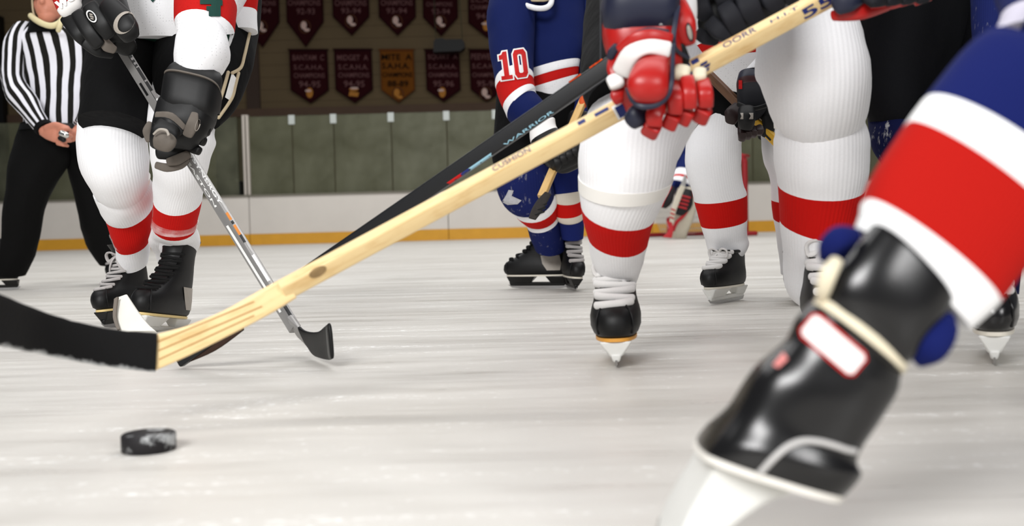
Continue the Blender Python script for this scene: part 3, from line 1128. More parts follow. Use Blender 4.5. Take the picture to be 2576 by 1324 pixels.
# --- black graphite stick behind it
bs = thing('hockey_stick', 'black graphite hockey stick lying behind the pale wooden stick', 'hockey stick', P(445, 915, 2.5))
shb = shaft('shaft', P(1800, -17, 2.06), P(452, 908, 2.47), .036, .022, 12, CARBON, bs, w1=.030)
DK = plain('dark_scuffed_tip', (60, 42, 34), 0.7, 0.2, var=0.4, scale=90)
tube('blade_end', [(600, 795, 612, 832, 2.40, .3), (520, 842, 540, 884, 2.44, .25), (441, 900, 452, 921, 2.47, .2)], DK, bs, p=4)
textprint('WARRIOR', lineframe(1270, 369, 1394, 282.5, 8), shb, SKY_INK, shb, 'lettering', bold=.01)
for a, b, mt in (((1182, 431), (1240, 391), SKY_INK), ((1128, 467), (1166, 441), RED_INK), ((1160, 446), (1184, 429), NAVY_INK)):
    polyprint([[rect(0, 0, 1, 1)]], lineframe(a[0], a[1], b[0], b[1], 8), shb, mt, shb, 'marking')
for a, b in (((1432, 222), (1462, 201)), ((1484, 186), (1516, 163))):
    polyprint([[rect(0, 0, 1, 1)]], lineframe(a[0], a[1] - 13, b[0], b[1] - 13, 4), shb, plain('orange_edge_ink', (216, 84, 30), .5, .3, bump=0), shb, 'marking')

# --- silver stick of the player in the white jersey
ss = thing('hockey_stick', 'silver grey hockey stick with black curved blade resting on the ice', 'hockey stick', P(800, 900, 2.55))
shs = shaft('shaft', P(262, 50, 3.17), P(742, 828, 2.62), .029, .021, 40, GREY_SHAFT, ss)
G_ = lambda t: (262 + (742 - 262) * t, 50 + (828 - 50) * t)


def sprint(t0, t1, off, h, mat, txt=None, name='marking', bold=0.0):
    (x0, y0), (x1, y1) = G_(t0), G_(t1)
    l = math.hypot(x1 - x0, y1 - y0)
    nx, ny = (y1 - y0) / l, -(x1 - x0) / l
    fr = lineframe(x0 + nx * off, y0 + ny * off, x1 + nx * off, y1 + ny * off, h)
    if txt:
        return textprint(txt, fr, shs, mat, shs, 'lettering', bold=bold)
    return polyprint([[rect(0, 0, 1, 1)]], fr, shs, mat, shs, name)


sprint(.455, .60, 3, 8, WHITE_INK, 'SYNERGY', bold=.02)
sprint(.45, .60, -11, 6, WHITE_INK, 'EASTON', bold=.02)
for a, b, o, h, mt in ((.628, .652, 4, 7, ORANGE_INK), (.668, .70, 4, 7, ORANGE_INK), (.70, .725, 4, 7, BLACK_INK), (.655, .665, 4, 7, BLACK_INK), (.765, .85, 4, 8, WHITE_INK), (.86, .89, 4, 8, WHITE_INK),
                       (.893, .925, 4, 8, WHITE_INK), (.93, .965, 4, 9, BLACK_INK), (.66, .94, -12, 6, WHITE_INK), (.10, .30, 4, 1.6, BLACK_INK), (.16, .20, 5, 7, BLACK_INK), (.205, .235, 5, 7, BLACK_INK),
                       (.12, .128, 5, 7, BLACK_INK), (.135, .143, 5, 7, BLACK_INK), (.15, .156, 5, 7, BLACK_INK), (.20, .24, -10, 6, BLACK_INK), (.26, .45, 4, 7, WHITE_INK)):
    sprint(a, b, o, h, mt)
blb = tube('blade', [(728, 794, 760, 852, 2.62, .30), (752, 822, 776, 872, 2.60, .22), (772, 834, 789, 893, 2.57, .15), (800, 835, 808, 902, 2.50, .13), (818, 822, 828, 906, 2.44, .12), (828, 813, 836, 903, 2.40, .12)],
           [BLACK_LEATHER, GREY_SHAFT], ss, p=3.5, seg=[1, 0, 0, 0, 0], dome=(0, .3))
tube('blade_toe_wear', [(824, 818, 831, 905, 2.418, .14), (829, 815, 836.5, 903, 2.402, .13)], plain('worn_blade_edge', (92, 92, 90), .6, .3), blb, p=3.5)

# --- white stick blade standing by the left player's skates
wb = thing('hockey_stick', 'white taped stick blade planted on the ice beside black skates', 'hockey stick', P(345, 840, 3.0))
tube('white_blade', [(292, 752, 320, 742, 3.02, .3), (290, 800, 345, 780, 3.0, .3), (300, 832, 372, 815, 2.98, .25), (312, 839, 394, 836, 2.97, .2)], plain('white_blade_tape', (232, 230, 222), .7, .2, var=.12, scale=30), wb, p=5)
tube('edge_strip', [(288, 754, 298, 748, 3.0, .8), (285, 800, 293, 795, 2.98, .8), (296, 832, 302, 828, 2.96, .8)], plain('grey_blade_edge', (120, 112, 104), .7, .2), wb, p=4)


# ================================================================== people
W_, R_, B_, K_ = 0, 1, 2, 3


def seclist(rows):
    return rows


def pad(name, pts, mat, parent, ratio=.8, p=3.0, dome=(.55, .55), **kw):
    return tube(name, stroke(pts, ratio), mat, parent, p=p, dome=dome, sub=4, n=24, **kw)


def mid(s):
    return P((s[0] + s[2]) / 2, (s[1] + s[3]) / 2, s[4])


def legs(hip, secs):
    out = [(hip, .07)]
    for s in secs[1:-1]:
        d = s[4]
        hw = math.hypot(s[2] - s[0], s[3] - s[1]) / 2 * d / F
        out.append((mid(s), min(.06, hw * .62)))
    return out


# ------------------------------------------------ A: white jersey, left
A = thing('person', 'player in white jersey and black pants with silver stick at left, black gloves', 'person', ground(350, 835))
L1 = [(204, 300, 372, 306, 3.380), (199, 335, 369, 335, 3.372), (196, 372, 370, 372, 3.343, .95), (205, 415, 372, 408, 3.335), (228, 452, 374, 452, 3.377), (234, 468, 374, 464, 3.418), (240, 490, 384, 478, 3.440), (252, 522, 386, 500, 3.482), (262, 542, 384, 517, 3.513), (280, 592, 383, 572, 3.565), (289, 619, 377, 600, 3.597), (292, 640, 376, 628, 3.628), (296, 668, 372, 660, 3.660)]
L2 = [(384, 205, 560, 260, 3.310), (378, 260, 545, 290, 3.271), (372, 310, 538, 330, 3.232), (378, 360, 540, 360, 3.213), (384, 410, 528, 405, 3.224), (386, 450, 518, 450, 3.275), (388, 492, 506, 513, 3.335), (386, 553, 491, 583, 3.424, (.92, 1)), (377, 590, 498, 602, 3.483, (.4, .95)), (374, 612, 504, 618, 3.532, (.3, .9)), (392, 640, 486, 645, 3.591, (.3, .8)), (400, 680, 470, 684, 3.650, (.3, .8))]
tube('sock', L1, [WHITE_KNIT, RED_KNIT], A, seg=[0] * 8 + [1, 1, 0, 0], amp=.003, freq=14)
tube('sock', L2, [WHITE_KNIT, RED_KNIT], A, seg=[0] * 6 + [1, 0, 0, 0, 0], amp=.003, freq=14)
tube('sock_tape', [(276, 588, 386, 564, 3.575), (282, 602, 385, 578, 3.585), (285, 611, 382, 590, 3.595)], CLEAR_TAPE, A, ratio=1.03)
tube('sock_tape', [(386, 545, 496, 566, 3.395), (383, 560, 493, 580, 3.405)], CLEAR_TAPE, A, ratio=1.04)
tube('sock_strap', [(226, 452, 376, 452, 3.39), (233, 468, 375, 464, 3.40)], TAPE_CREAM, A, ratio=1.0)
Apants = tube('hockey_pants', [(230, -60, 470, -60, 3.45), (224, 40, 440, 40, 3.42), (219, 130, 425, 140, 3.38), (210, 210, 412, 220, 3.32), (205, 270, 398, 270, 3.28), (199, 314, 376, 320, 3.255)],
              BLACK_CLOTH, A, ratio=.85, amp=.006, freq=7)
tube('hockey_pants_leg', [(430, -60, 660, -60, 3.5), (410, 20, 655, 20, 3.48), (395, 90, 646, 90, 3.42), (388, 150, 634, 150, 3.34), (384, 205, 618, 205, 3.28), (392, 250, 590, 262, 3.23), (420, 290, 552, 304, 3.2)],
     BLACK_CLOTH, A, ratio=.8, amp=.005, freq=7)
pl = GEO and list(GEO.keys())[-1]
for pts in ([(628, 84), (622, 110), (615, 140), (606, 170), (584, 184)], [(574, 182), (566, 212), (556, 245), (546, 275)], [(600, 184), (592, 215), (586, 240), (574, 262), (550, 296)]):
    mbz = MB()
    bvh = BVHTree.FromPolygons(*GEO[pl])
    wp = []
    for x, y in pts:
        h = bvh.ray_cast(CPOS, ray(x, y))
        wp.append((h[0] if h[0] else P(x, y, 3.2)) - ray(x, y) * .003)
    swept('piping', wp, .0052, TAN, pl, n=8)
polyprint([[[(0, .1), (.55, 1), (1, .72), (.75, .25), (.35, 0)]]], quadframe(566, 182, 598, 252), pl, WHITE_INK, pl, 'diamond_patch', off=.004)
jA = tube('jersey', [(300, -330, 600, -330, 3.42, .5), (262, -250, 650, -250, 3.4, .55), (285, -120, 650, -120, 3.38, .6), (300, -40, 640, -40, 3.36, .62), (318, 30, 600, 36, 3.33, .62), (330, 102, 548, 110, 3.325, .62)],
          WHITE_MESH, A, amp=.008, freq=6)
tube('jersey_hem', [(334, 70, 544, 80, 3.34, .6), (336, 107, 540, 115, 3.335, .6)], GREEN_CLOTH, A)
tube('jersey_side_panel', [(560, -140, 655, -140, 3.4, .7), (575, -30, 652, -40, 3.38, .7), (586, 26, 646, 28, 3.36, .7), (588, 78, 648, 80, 3.34, .7)], [WHITE_CLOTH, RED_CLOTH], A, seg=[0, 1, 0], p=2.6)
jm = [GREEN_CLOTH, WHITE_MESH, RED_CLOTH]
slA = tube('sleeve', [(470, -260, 640, -200, 3.3), (452, -140, 618, -120, 3.18), (440, -50, 600, -40, 3.08), (437, 8, 596, 14, 3.02), (440, 66, 588, 74, 2.98), (452, 62, 586, 92, 2.98)], [WHITE_MESH, RED_CLOTH], A,
           seg=[0, 0, 0, 1, 0], amp=.004, freq=8)
tube('sleeve_lining', [(450, 50, 588, 66, 2.99, 1.0), (456, 76, 582, 104, 3.0, .95)], GREEN_CLOTH, A)
tube('forearm_sleeve', [(470, 78, 560, 84, 2.97), (446, 98, 574, 100, 2.93), (440, 135, 578, 138, 2.90), (441, 170, 562, 176, 2.89), (440, 192, 546, 200, 2.89), (446, 215, 540, 222, 2.90)], WHITE_MESH, A, dome=(.7, 0), amp=.003, freq=12)
polyprint([[[(.05, .55), (.05, 1), (.95, 1), (.95, .75), (1, .75), (1, .52), (.92, .52), (.92, .05), (.42, .05), (.42, .3), (.32, .3), (.32, .5), (.52, .5), (.52, .58), (.05, .58)]]], quadframe(500, -14, 560, 44), slA, GREEN_INK, slA, 'number_mark', off=.004)
polyprint([[[(0, 1), (.2, 1), (.5, .4), (.8, 1), (1, 1), (.5, 0)]]], quadframe(372, -8, 396, 6), jA, GREEN_INK, jA, 'collar_point', off=.004)
tube('sleeve', [(420, -230, 290, -310, 3.3), (300, -190, 180, -250, 3.2), (180, -130, 290, -160, 3.1), (150, -70, 290, -110, 3.08), (160, -30, 300, -70, 3.07)], WHITE_MESH, A, amp=.004, freq=8)
# upper glove
gA = tube('glove', [(140, -30, 292, -90, 3.08, .8), (158, 12, 308, -28, 3.06, .75), (178, 50, 322, 20, 3.03, .7), (205, 92, 332, 66, 3.01, .7), (232, 122, 330, 104, 3.02, .6)], BLACK_LEATHER, A, p=3, dome=(.2, .5), amp=.003, freq=20)
for pts in ([(168, 45, 2.98, 34), (196, 84, 2.96, 36), (214, 104, 2.97, 30)], [(196, 34, 2.955, 36), (224, 80, 2.94, 38), (248, 112, 2.95, 34)], [(228, 16, 2.94, 44), (258, 62, 2.93, 44), (276, 88, 2.94, 36)], [(214, 108, 2.96, 26), (246, 130, 2.97, 26), (280, 136, 3.0, 24)]):
    pad('finger', pts, BLACK_LEATHER, gA, ratio=.55)
pad('thumb', [(272, 10, 2.93, 50), (304, 48, 2.9, 62), (322, 76, 2.89, 58), (330, 92, 2.9, 46)], BLACK_LEATHER, gA, ratio=.6, p=2.4)
th = list(GEO.keys())[-1]
polyprint([[ell(.5, .5, .5, .5), ell(.6, .47, .40, .42)]], ((284, 92), (338, 78), (286, 36)), th, SILVER, th, 'crescent_trim', off=.003)
pad('palm_patch', [(258, 98, 2.955, 22), (270, 116, 2.96, 30), (288, 126, 2.97, 20)], WORN_GREY, gA, ratio=.4)
pad('palm', [(296, 100, 3.0, 60), (322, 118, 3.02, 50), (332, 126, 3.04, 30)], BLACK_LEATHER, gA, ratio=.6, p=2.4)
bd = list(GEO.keys())[-7]
f3 = [o for o in GEO if o.name.startswith('finger') and o.parent == gA][2]
fr = ((224, 58), (254, 46), (210, 30))
polyprint([[ell(.5, .5, .5, .5), ell(.5, .5, .38, .40)]], ((220, 52), (246, 60), (214, 22)), f3, WHITE_INK, f3, 'oval_badge', off=.004)
polyprint([[rect(.36, .24, .66, .36)], [rect(.32, .42, .70, .54)], [rect(.34, .60, .64, .72)]], ((220, 52), (246, 60), (214, 22)), f3, SILVER, f3, 'badge_mark', off=.005)
# cuff label, top left
cf = tube('cuff_label', [(128, -40, 250, -70, 3.05, .8), (137, -4, 236, -56, 3.0, .8), (150, 34, 208, -4, 2.98, .7), (158, 38, 204, 8, 2.985, .6)], [BLACK_LEATHER, RED_LEATHER, WHITE_LEATHER], gA, seg=[0, 1, 2], p=3.4)
textprint('wec', ((146, 28), (206, -14), (136, 6)), cf, WHITE_INK, cf, 'lettering', bold=.04, off=.004)
# lower glove
gB = tube('glove', [(412, 248, 546, 282, 2.87, .75), (400, 268, 542, 296, 2.86, .75), (392, 294, 532, 318, 2.85, .7), (386, 322, 520, 344, 2.85, .65), (398, 352, 500, 368, 2.86, .55)], BLACK_LEATHER, A, p=3, dome=(0, .3), amp=.003, freq=20)
tube('cuff', [(417, 200, 556, 230, 2.885, .78), (416, 204, 556, 236, 2.875, .82), (410, 250, 548, 284, 2.865, .82), (412, 256, 544, 288, 2.87, .76)], BLACK_LEATHER, gB, p=3.2)
tube('cuff_trim', [(416, 199, 556, 231, 2.874, .83), (416, 203, 556, 235, 2.872, .84)], WORN_GREY, gB, p=3.2)
pad('back_roll', [(394, 290, 2.80, 18), (430, 294, 2.78, 22), (462, 322, 2.79, 18)], WORN_GREY, gB, ratio=.5)
pad('back_roll', [(392, 304, 2.80, 20), (424, 308, 2.78, 24), (456, 334, 2.79, 18)], BLACK_LEATHER, gB, ratio=.6)
pad('thumb', [(424, 318, 2.79, 62), (414, 342, 2.76, 72), (408, 366, 2.77, 62)], BLACK_LEATHER, gB, ratio=.55, p=2.6)
t2 = list(GEO.keys())[-1]
pad('thumb_pad', [(420, 344, 2.745, 54), (413, 358, 2.74, 58), (409, 370, 2.745, 48)], WORN_GREY, t2, ratio=.5, p=2.4)
pad('curl_trim', [(386, 338, 2.72, 5), (400, 326, 2.715, 6), (418, 328, 2.715, 7), (424, 340, 2.715, 7)], SILVER, t2, ratio=.5)
pad('side_patch', [(490, 286, 2.79, 18), (484, 314, 2.78, 30), (472, 340, 2.79, 26)], WORN_GREY, gB, ratio=.4)
sp = list(GEO.keys())[-1]
polyprint([[ell(.5, .5, .5, .5), ell(.42, .5, .36, .42)]], ((488, 334), (502, 326), (494, 302)), sp, SILVER, sp, 'oval_badge', off=.003)
pad('thumb', [(378, 310, 2.86, 16), (370, 330, 2.86, 22), (376, 354, 2.86, 18)], WORN_GREY, gB, ratio=.6)
for pts in ([(482, 306, 2.88, 34), (515, 300, 2.87, 32), (530, 300, 2.86, 28)], [(480, 330, 2.88, 32), (505, 326, 2.86, 30), (522, 330, 2.85, 26)], [(474, 350, 2.88, 30), (498, 350, 2.86, 28), (512, 356, 2.85, 24)],
            [(470, 366, 2.88, 26), (488, 374, 2.86, 26), (500, 380, 2.85, 22)]):
    pad('finger', pts, BLACK_LEATHER, gB, ratio=.8)
pad('palm', [(400, 384, 2.88, 34), (432, 382, 2.88, 40), (466, 372, 2.89, 34)], BLACK_LEATHER, gB, ratio=.7, p=2.5)
pad('finger_tip', [(424, 408, 2.86, 20), (446, 402, 2.855, 26), (474, 388, 2.87, 22)], WORN_GREY, gB, ratio=.6)
pad('finger_tip', [(394, 416, 2.875, 18), (420, 422, 2.87, 22), (454, 416, 2.875, 20), (474, 402, 2.88, 14)], WORN_GREY, gB, ratio=.6)
sk = skate(A, (0, .165, 0.0), ground(348, 843), 170, pitch=8, roll=-6, scale=1.12, nlace=11, lw=.5, lace=LACE_BLACK, sole=SOLE_CREAM, patch=SILVER, bow=False, label='black skate with tan sole and white blade holder, toe raised')
skate(A, (0, .165, 0), ground(262, 828), 165, roll=4, scale=1.02, top=.19, lace=LACE_GREY, sole=SOLE_CREAM, holder=HOLDER_BLACK, label='black skate with black blade holder and frayed grey laces', nlace=10, lw=.62)
hA = P(470, -470, 3.15)
pel = P(440, 60, 3.5)
b, hp = body(A, [[(pel, .10), (P(450, -120, 3.42), .12), (P(455, -260, 3.32), .10), (P(465, -360, 3.22), .05), (hA, .05)],
                 legs(P(400, 90, 3.45), L1), legs(P(500, 90, 3.45), L2),
                 [(P(545, -240, 3.3), .07), (P(530, -40, 3.1), .045), (P(515, 90, 2.96), .035), (P(495, 230, 2.9), .03), (P(450, 330, 2.86), .03)],
                 [(P(370, -270, 3.3), .07), (P(230, -200, 3.15), .04), (P(225, -60, 3.08), .03), (P(260, 70, 3.02), .03)]], hA)
helmet(A, hp, WHITE_LEATHER)

# ------------------------------------------------ B: blue jersey number 10
Bp = thing('person', 'player in blue jersey numbered 10 with black pants and wooden stick', 'person', ground(1370, 728))
BL1 = [(1246, 380, 1378, 385, 4.72), (1250, 430, 1384, 436, 4.66), (1250, 480, 1390, 470, 4.62), (1268, 511, 1394, 482, 4.66), (1281, 524, 1398, 488, 4.68), (1290, 534, 1400, 496, 4.69), (1317, 559, 1404, 522, 4.76), (1326, 574, 1406, 540, 4.78),
       (1333, 600, 1418, 585, 4.84), (1345, 625, 1424, 618, 4.88)]
BL2 = [(1372, 380, 1480, 385, 4.75), (1378, 440, 1478, 440, 4.7), (1382, 489, 1474, 476, 4.7), (1386, 502, 1473, 488, 4.71), (1392, 538, 1470, 525, 4.74), (1400, 552, 1470, 540, 4.76), (1406, 570, 1470, 562, 4.78), (1412, 600, 1468, 598, 4.8)]
sB = tube('sock', BL1, [WHITE_KNIT, RED_KNIT, BLUE_SNOW], Bp, seg=[2, 2, 2, 0, 0, 1, 0, 2, 2], amp=.004, freq=10)
tube('sock', BL2, [CREAM_KNIT, RED_KNIT, BLUE_KNIT], Bp, seg=[2, 2, 0, 1, 0, 2, 2], amp=.003, freq=10)
sn = plain('stuck_snow', (196, 196, 200), .9, .1, var=.4, scale=60)
polyprint([[[(0, .2), (.2, .6), (.35, 1), (.6, .95), (.5, .6), (1, .3), (.8, .05), (.3, 0)]]], quadframe(1262, 478, 1312, 516), sB, sn, sB, 'snow_patch', off=.004)
tube('hockey_pants', [(1255, 190, 1470, 190, 4.75, .7), (1246, 270, 1475, 270, 4.72, .7), (1240, 340, 1400, 345, 4.68, .8), (1238, 395, 1392, 410, 4.66, .8), (1246, 424, 1386, 430, 4.66, .8)], BLACK_CLOTH, Bp, amp=.006, freq=6)
tube('hockey_pants_leg', [(1370, 250, 1490, 250, 4.8, .9), (1370, 340, 1490, 340, 4.76, .9), (1372, 408, 1484, 412, 4.74, .9)], BLACK_CLOTH, Bp, amp=.005, freq=6)
jB = tube('jersey', [(1260, -90, 1440, -90, 4.85, .6), (1228, -40, 1478, -40, 4.82, .6), (1240, 30, 1472, 20, 4.78, .62), (1262, 100, 1470, 80, 4.72, .62), (1280, 170, 1468, 112, 4.68, .62), (1290, 200, 1462, 150, 4.67, .62),
                    (1292, 216, 1458, 168, 4.67, .62), (1296, 234, 1456, 186, 4.67, .62), (1300, 262, 1456, 220, 4.68, .62), (1310, 272, 1450, 236, 4.70, .6)],
          [BLUE_CLOTH, WHITE_MESH, RED_CLOTH], Bp, seg=[0, 0, 0, 0, 0, 1, 2, 1, 0], amp=.012, freq=5)
slB = tube('sleeve', [(1240, -60, 1360, -50, 4.72), (1226, 20, 1348, 20, 4.62), (1227, 100, 1345, 95, 4.56), (1238, 170, 1342, 160, 4.5), (1244, 206, 1344, 190, 4.46), (1247, 224, 1345, 202, 4.45), (1268, 278, 1346, 220, 4.42), (1278, 302, 1348, 236, 4.41), (1300, 318, 1372, 262, 4.38), (1336, 332, 1392, 290, 4.36)],
           [BLUE_CLOTH, WHITE_CLOTH, RED_CLOTH], Bp, seg=[0, 0, 0, 0, 1, 2, 1, 0, 0], amp=.006, freq=9)
# numerals: red with a white border
one = [(.0, .72), (.12, .74), (.12, .14), (0, .14), (0, 0), (.42, 0), (.42, .14), (.30, .14), (.30, 1), (.16, 1), (.10, .90), (.0, .88)]
oneo = [(-.05, .68), (.07, .69), (.07, .19), (-.05, .19), (-.05, -.05), (.47, -.05), (.47, .19), (.35, .19), (.35, 1.05), (.13, 1.05), (.06, .94), (-.05, .93)]
zo = [(.52, .14), (.60, 0), (.92, 0), (1, .14), (1, .86), (.92, 1), (.60, 1), (.52, .86)]
zi = [(.68, .2), (.72, .16), (.80, .16), (.84, .2), (.84, .8), (.80, .84), (.72, .84), (.68, .8)]
zoo = [(.47, .12), (.57, -.05), (.95, -.05), (1.05, .12), (1.05, .88), (.95, 1.05), (.57, 1.05), (.47, .88)]
zii = [(.73, .24), (.75, .22), (.77, .22), (.79, .24), (.79, .76), (.77, .78), (.75, .78), (.73, .76)]
nf = ((1262, 202), (1330, 192), (1253, 132))
polyprint([[oneo], [zoo, zii]], nf, slB, WHITE_INK, slB, 'numeral_border', off=.004)
polyprint([[one]], nf, slB, RED_INK, slB, 'numeral', off=.007)
polyprint([[zo, zi]], nf, slB, RED_INK, slB, 'numeral', off=.007)
tube('sleeve', [(1400, -50, 1500, -40, 4.85), (1440, 40, 1520, 40, 4.82), (1450, 130, 1530, 130, 4.75), (1450, 230, 1510, 240, 4.65), (1440, 300, 1490, 310, 4.55)], BLUE_CLOTH, Bp, amp=.005, freq=9)
swept('collar', [P(x, y, d) for x, y, d in ((1298, -14, 4.62), (1312, 8, 4.55), (1345, 20, 4.52), (1372, 20, 4.53), (1386, 8, 4.56), (1388, -16, 4.62))], .012, WHITE_CLOTH, jB, n=10)
# gloves
gl = tube('glove', [(1332, 330, 1396, 300, 4.33, .8), (1336, 362, 1404, 326, 4.32, .8), (1360, 396, 1440, 350, 4.30, .8), (1378, 420, 1462, 376, 4.29, .8), (1396, 428, 1464, 396, 4.30, .7)], [WHITE_LEATHER, BLACK_LEATHER], Bp, seg=[0, 1, 1, 1], p=2.8, dome=(.2, .6))
for k in range(4):
    pad('finger', [(1396 + 15 * k, 388 - 9 * k, 4.26, 24), (1402 + 15 * k, 410 - 9 * k, 4.24, 24), (1398 + 15 * k, 424 - 10 * k, 4.27, 20)], BLACK_LEATHER, gl, ratio=.8)
pad('thumb', [(1384, 380, 4.25, 28), (1400, 372, 4.23, 28), (1420, 366, 4.24, 22)], BLACK_LEATHER, gl, ratio=.8)
gl = tube('glove', [(1430, 290, 1490, 300, 4.5, .9), (1424, 330, 1490, 340, 4.46, .9), (1428, 372, 1482, 380, 4.42, .8)], BLACK_LEATHER, Bp, p=2.8, dome=(.2, .6))
for k in range(4):
    pad('finger', [(1434 + 13 * k, 352, 4.39, 20), (1436 + 13 * k, 372, 4.37, 20), (1438 + 13 * k, 386, 4.4, 16)], BLACK_LEATHER, gl, ratio=.8)
pad('thumb', [(1440, 330, 4.38, 22), (1446, 350, 4.36, 22)], BLACK_LEATHER, gl, ratio=.8)
skate(Bp, (0, .17, 0), ground(1283, 727), 72, scale=1.06, lace=LACE_BLACK, sole=SOLE_WHITE, holder=HOLDER_BLACK, patch=SILVER, bow=False, collar=CREAM_LEATHER, label='black skate seen from its side with silver heel patch')
skate(Bp, (0, .165, 0), ground(1449, 735), 186, roll=-4, scale=1.06, lace=LACE_GREY, sole=SOLE_WHITE, holder=HOLDER_BLACK, bow=False, collar=CREAM_LEATHER, label='black skate with its toe towards the camera')
hB = P(1346, -62, 4.62)
b, hp = body(Bp, [[(P(1360, 240, 4.8), .11), (P(1360, 110, 4.78), .12), (P(1355, 0, 4.75), .11), (P(1348, -30, 4.68), .055), (hB, .05)],
                  legs(P(1320, 260, 4.78), BL1), legs(P(1420, 260, 4.8), BL2),
                  [(P(1300, 0, 4.72), .08), (P(1292, 120, 4.56), .05), (P(1300, 250, 4.42), .04), (P(1370, 320, 4.34), .032), (P(1420, 390, 4.29), .03)],
                  [(P(1436, -20, 4.8), .05), (P(1484, 130, 4.78), .04), (P(1465, 300, 4.55), .035), (P(1455, 350, 4.45), .03)]], hB, face=.15, under=BLUE_CLOTH)
helmet(Bp, hp, plain('blue_helmet', (24, 40, 110), .35, .5))
# his stick
bst = thing('hockey_stick', 'short looking wooden stick with taped dark blade held by the blue player numbered 10', 'hockey stick', P(1345, 545, 4.2))
shaft('shaft', P(1474, 238, 4.45), P(1362, 496, 4.22), .032, .022, 30, WOOD_TAN, bst)
tube('blade', [(1370, 484, 1386, 492, 4.22, .7), (1350, 506, 1374, 514, 4.20, .4), (1337, 528, 1362, 534, 4.18, .35), (1330, 548, 1348, 553, 4.16, .3)], plain('grey_black_tape', (58, 54, 52), .8, .2, var=.5, scale=120), bst, p=4)
swept('grip_tip', [P(1470, 246, 4.44), P(1466, 262, 4.43)], .019, plain('orange_grip', (206, 84, 30), .6, .3), bst, n=10)
for k in range(5):
    swept('tape_ring', [P(1348 + 5.5 * k, 540 - 11 * k, 4.165 + .012 * k), P(1368 + 3 * k, 533 - 9.5 * k, 4.17 + .012 * k)], .004, BLACK_LEATHER, bst, n=6)

# ------------------------------------------------ C: white socks, red gloves, centre
Cp = thing('person', 'player with white red-banded socks and red gloves gripping the pale wooden stick', 'person', ground(1700, 925))
CL1 = [(1590, 110, 1770, 190, 2.500, 0.8), (1532, 222, 1772, 270, 2.360, 0.8), (1478, 290, 1748, 322, 2.270, 0.8), (1455, 385, 1710, 395, 2.200, 0.8), (1456, 440, 1694, 440, 2.200, 0.8), (1456, 475, 1681, 474, 2.215, 0.8), (1460, 512, 1650, 544, 2.245, 0.8), (1478, 592, 1628, 611, 2.310, 0.8), (1486, 650, 1620, 656, 2.360, 0.8), (1500, 684, 1610, 688, 2.390, 0.8), (1512, 704, 1602, 706, 2.410, 0.8)]
tube('sock', CL1, [WHITE_KNIT, RED_KNIT], Cp, seg=[0] * 6 + [1, 0, 0, 0], amp=.003, freq=12)
CL2 = [(1930, -70, 2115, -70, 2.530), (1908, 50, 2146, 55, 2.454), (1903, 130, 2172, 130, 2.388), (1905, 195, 2184, 205, 2.362), (1926, 255, 2181, 265, 2.385), (1952, 290, 2168, 292, 2.429), (1953, 322, 2170, 325, 2.433), (1948, 352, 2183, 352, 2.427), (1949, 410, 2181, 410, 2.441), (1957, 468, 2172, 464, 2.465), (1963, 556, 2152, 582, 2.508), (1970, 640, 2128, 650, 2.542), (1974, 712, 2110, 720, 2.576), (1984, 728, 2100, 734, 2.590)]
tube('sock', CL2, [WHITE_KNIT, RED_KNIT], Cp, seg=[0] * 9 + [1, 0, 0, 0], amp=.004, freq=11)
tube('sock_tape', [(1454, 446, 1694, 446, 2.20), (1455, 480, 1682, 478, 2.215)], TAPE_CREAM, Cp, ratio=.812)
tube('sock_tape', [(1948, 292, 2171, 294, 2.43), (1950, 324, 2173, 326, 2.435)], TAPE_CREAM, Cp, ratio=1.012)
tube('hockey_pants', [(1600, -240, 1850, -240, 2.7), (1490, -90, 1740, -110, 2.58), (1472, 20, 1716, 20, 2.5), (1464, 120, 1716, 120, 2.40), (1462, 200, 1730, 200, 2.30), (1476, 262, 1742, 278, 2.24)], BLACK_CLOTH, Cp, ratio=.85, amp=.006, freq=7)
cpn = list(GEO.keys())[-1]
swept('seam', [P(1512, y, d) for y, d in ((-40, 2.36), (40, 2.27), (110, 2.2), (160, 2.15))], .003, DARK_PAD, cpn, n=8)
tube('hockey_pants_leg', [(1820, -260, 2080, -260, 2.75), (1880, -160, 2120, -160, 2.62), (1910, -60, 2128, -60, 2.5), (1914, -24, 2128, -24, 2.46)], BLACK_CLOTH, Cp, ratio=.85)
tube('hockey_pants_seat', [(1570, -400, 2110, -400, 2.72, .5), (1570, -300, 2120, -300, 2.72, .55), (1640, -200, 2060, -200, 2.7, .55)], BLACK_CLOTH, Cp, dome=(.2, .3))
tube('jersey', [(1640, -900, 1980, -900, 2.5, .45), (1520, -800, 2140, -800, 2.5, .5), (1540, -620, 2120, -620, 2.58, .5), (1560, -450, 2110, -450, 2.66, .55), (1550, -330, 2130, -330, 2.7, .6)], [WHITE_CLOTH, RED_CLOTH], Cp, seg=[0, 0, 0, 1], amp=.008)
tube('sleeve', [(1540, -790, 1690, -770, 2.42), (1530, -560, 1690, -560, 2.25), (1560, -330, 1720, -330, 2.05), (1570, -150, 1735, -150, 1.93), (1580, -40, 1748, -40, 1.89), (1600, 40, 1752, 40, 1.875), (1610, 80, 1745, 80, 1.87)], WHITE_CLOTH, Cp, amp=.004)
tube('sleeve', [(2000, -800, 2150, -800, 2.42), (2080, -560, 2240, -560, 2.25), (2160, -300, 2310, -300, 2.08), (2200, -130, 2330, -130, 2.0)], WHITE_CLOTH, Cp, amp=.004)
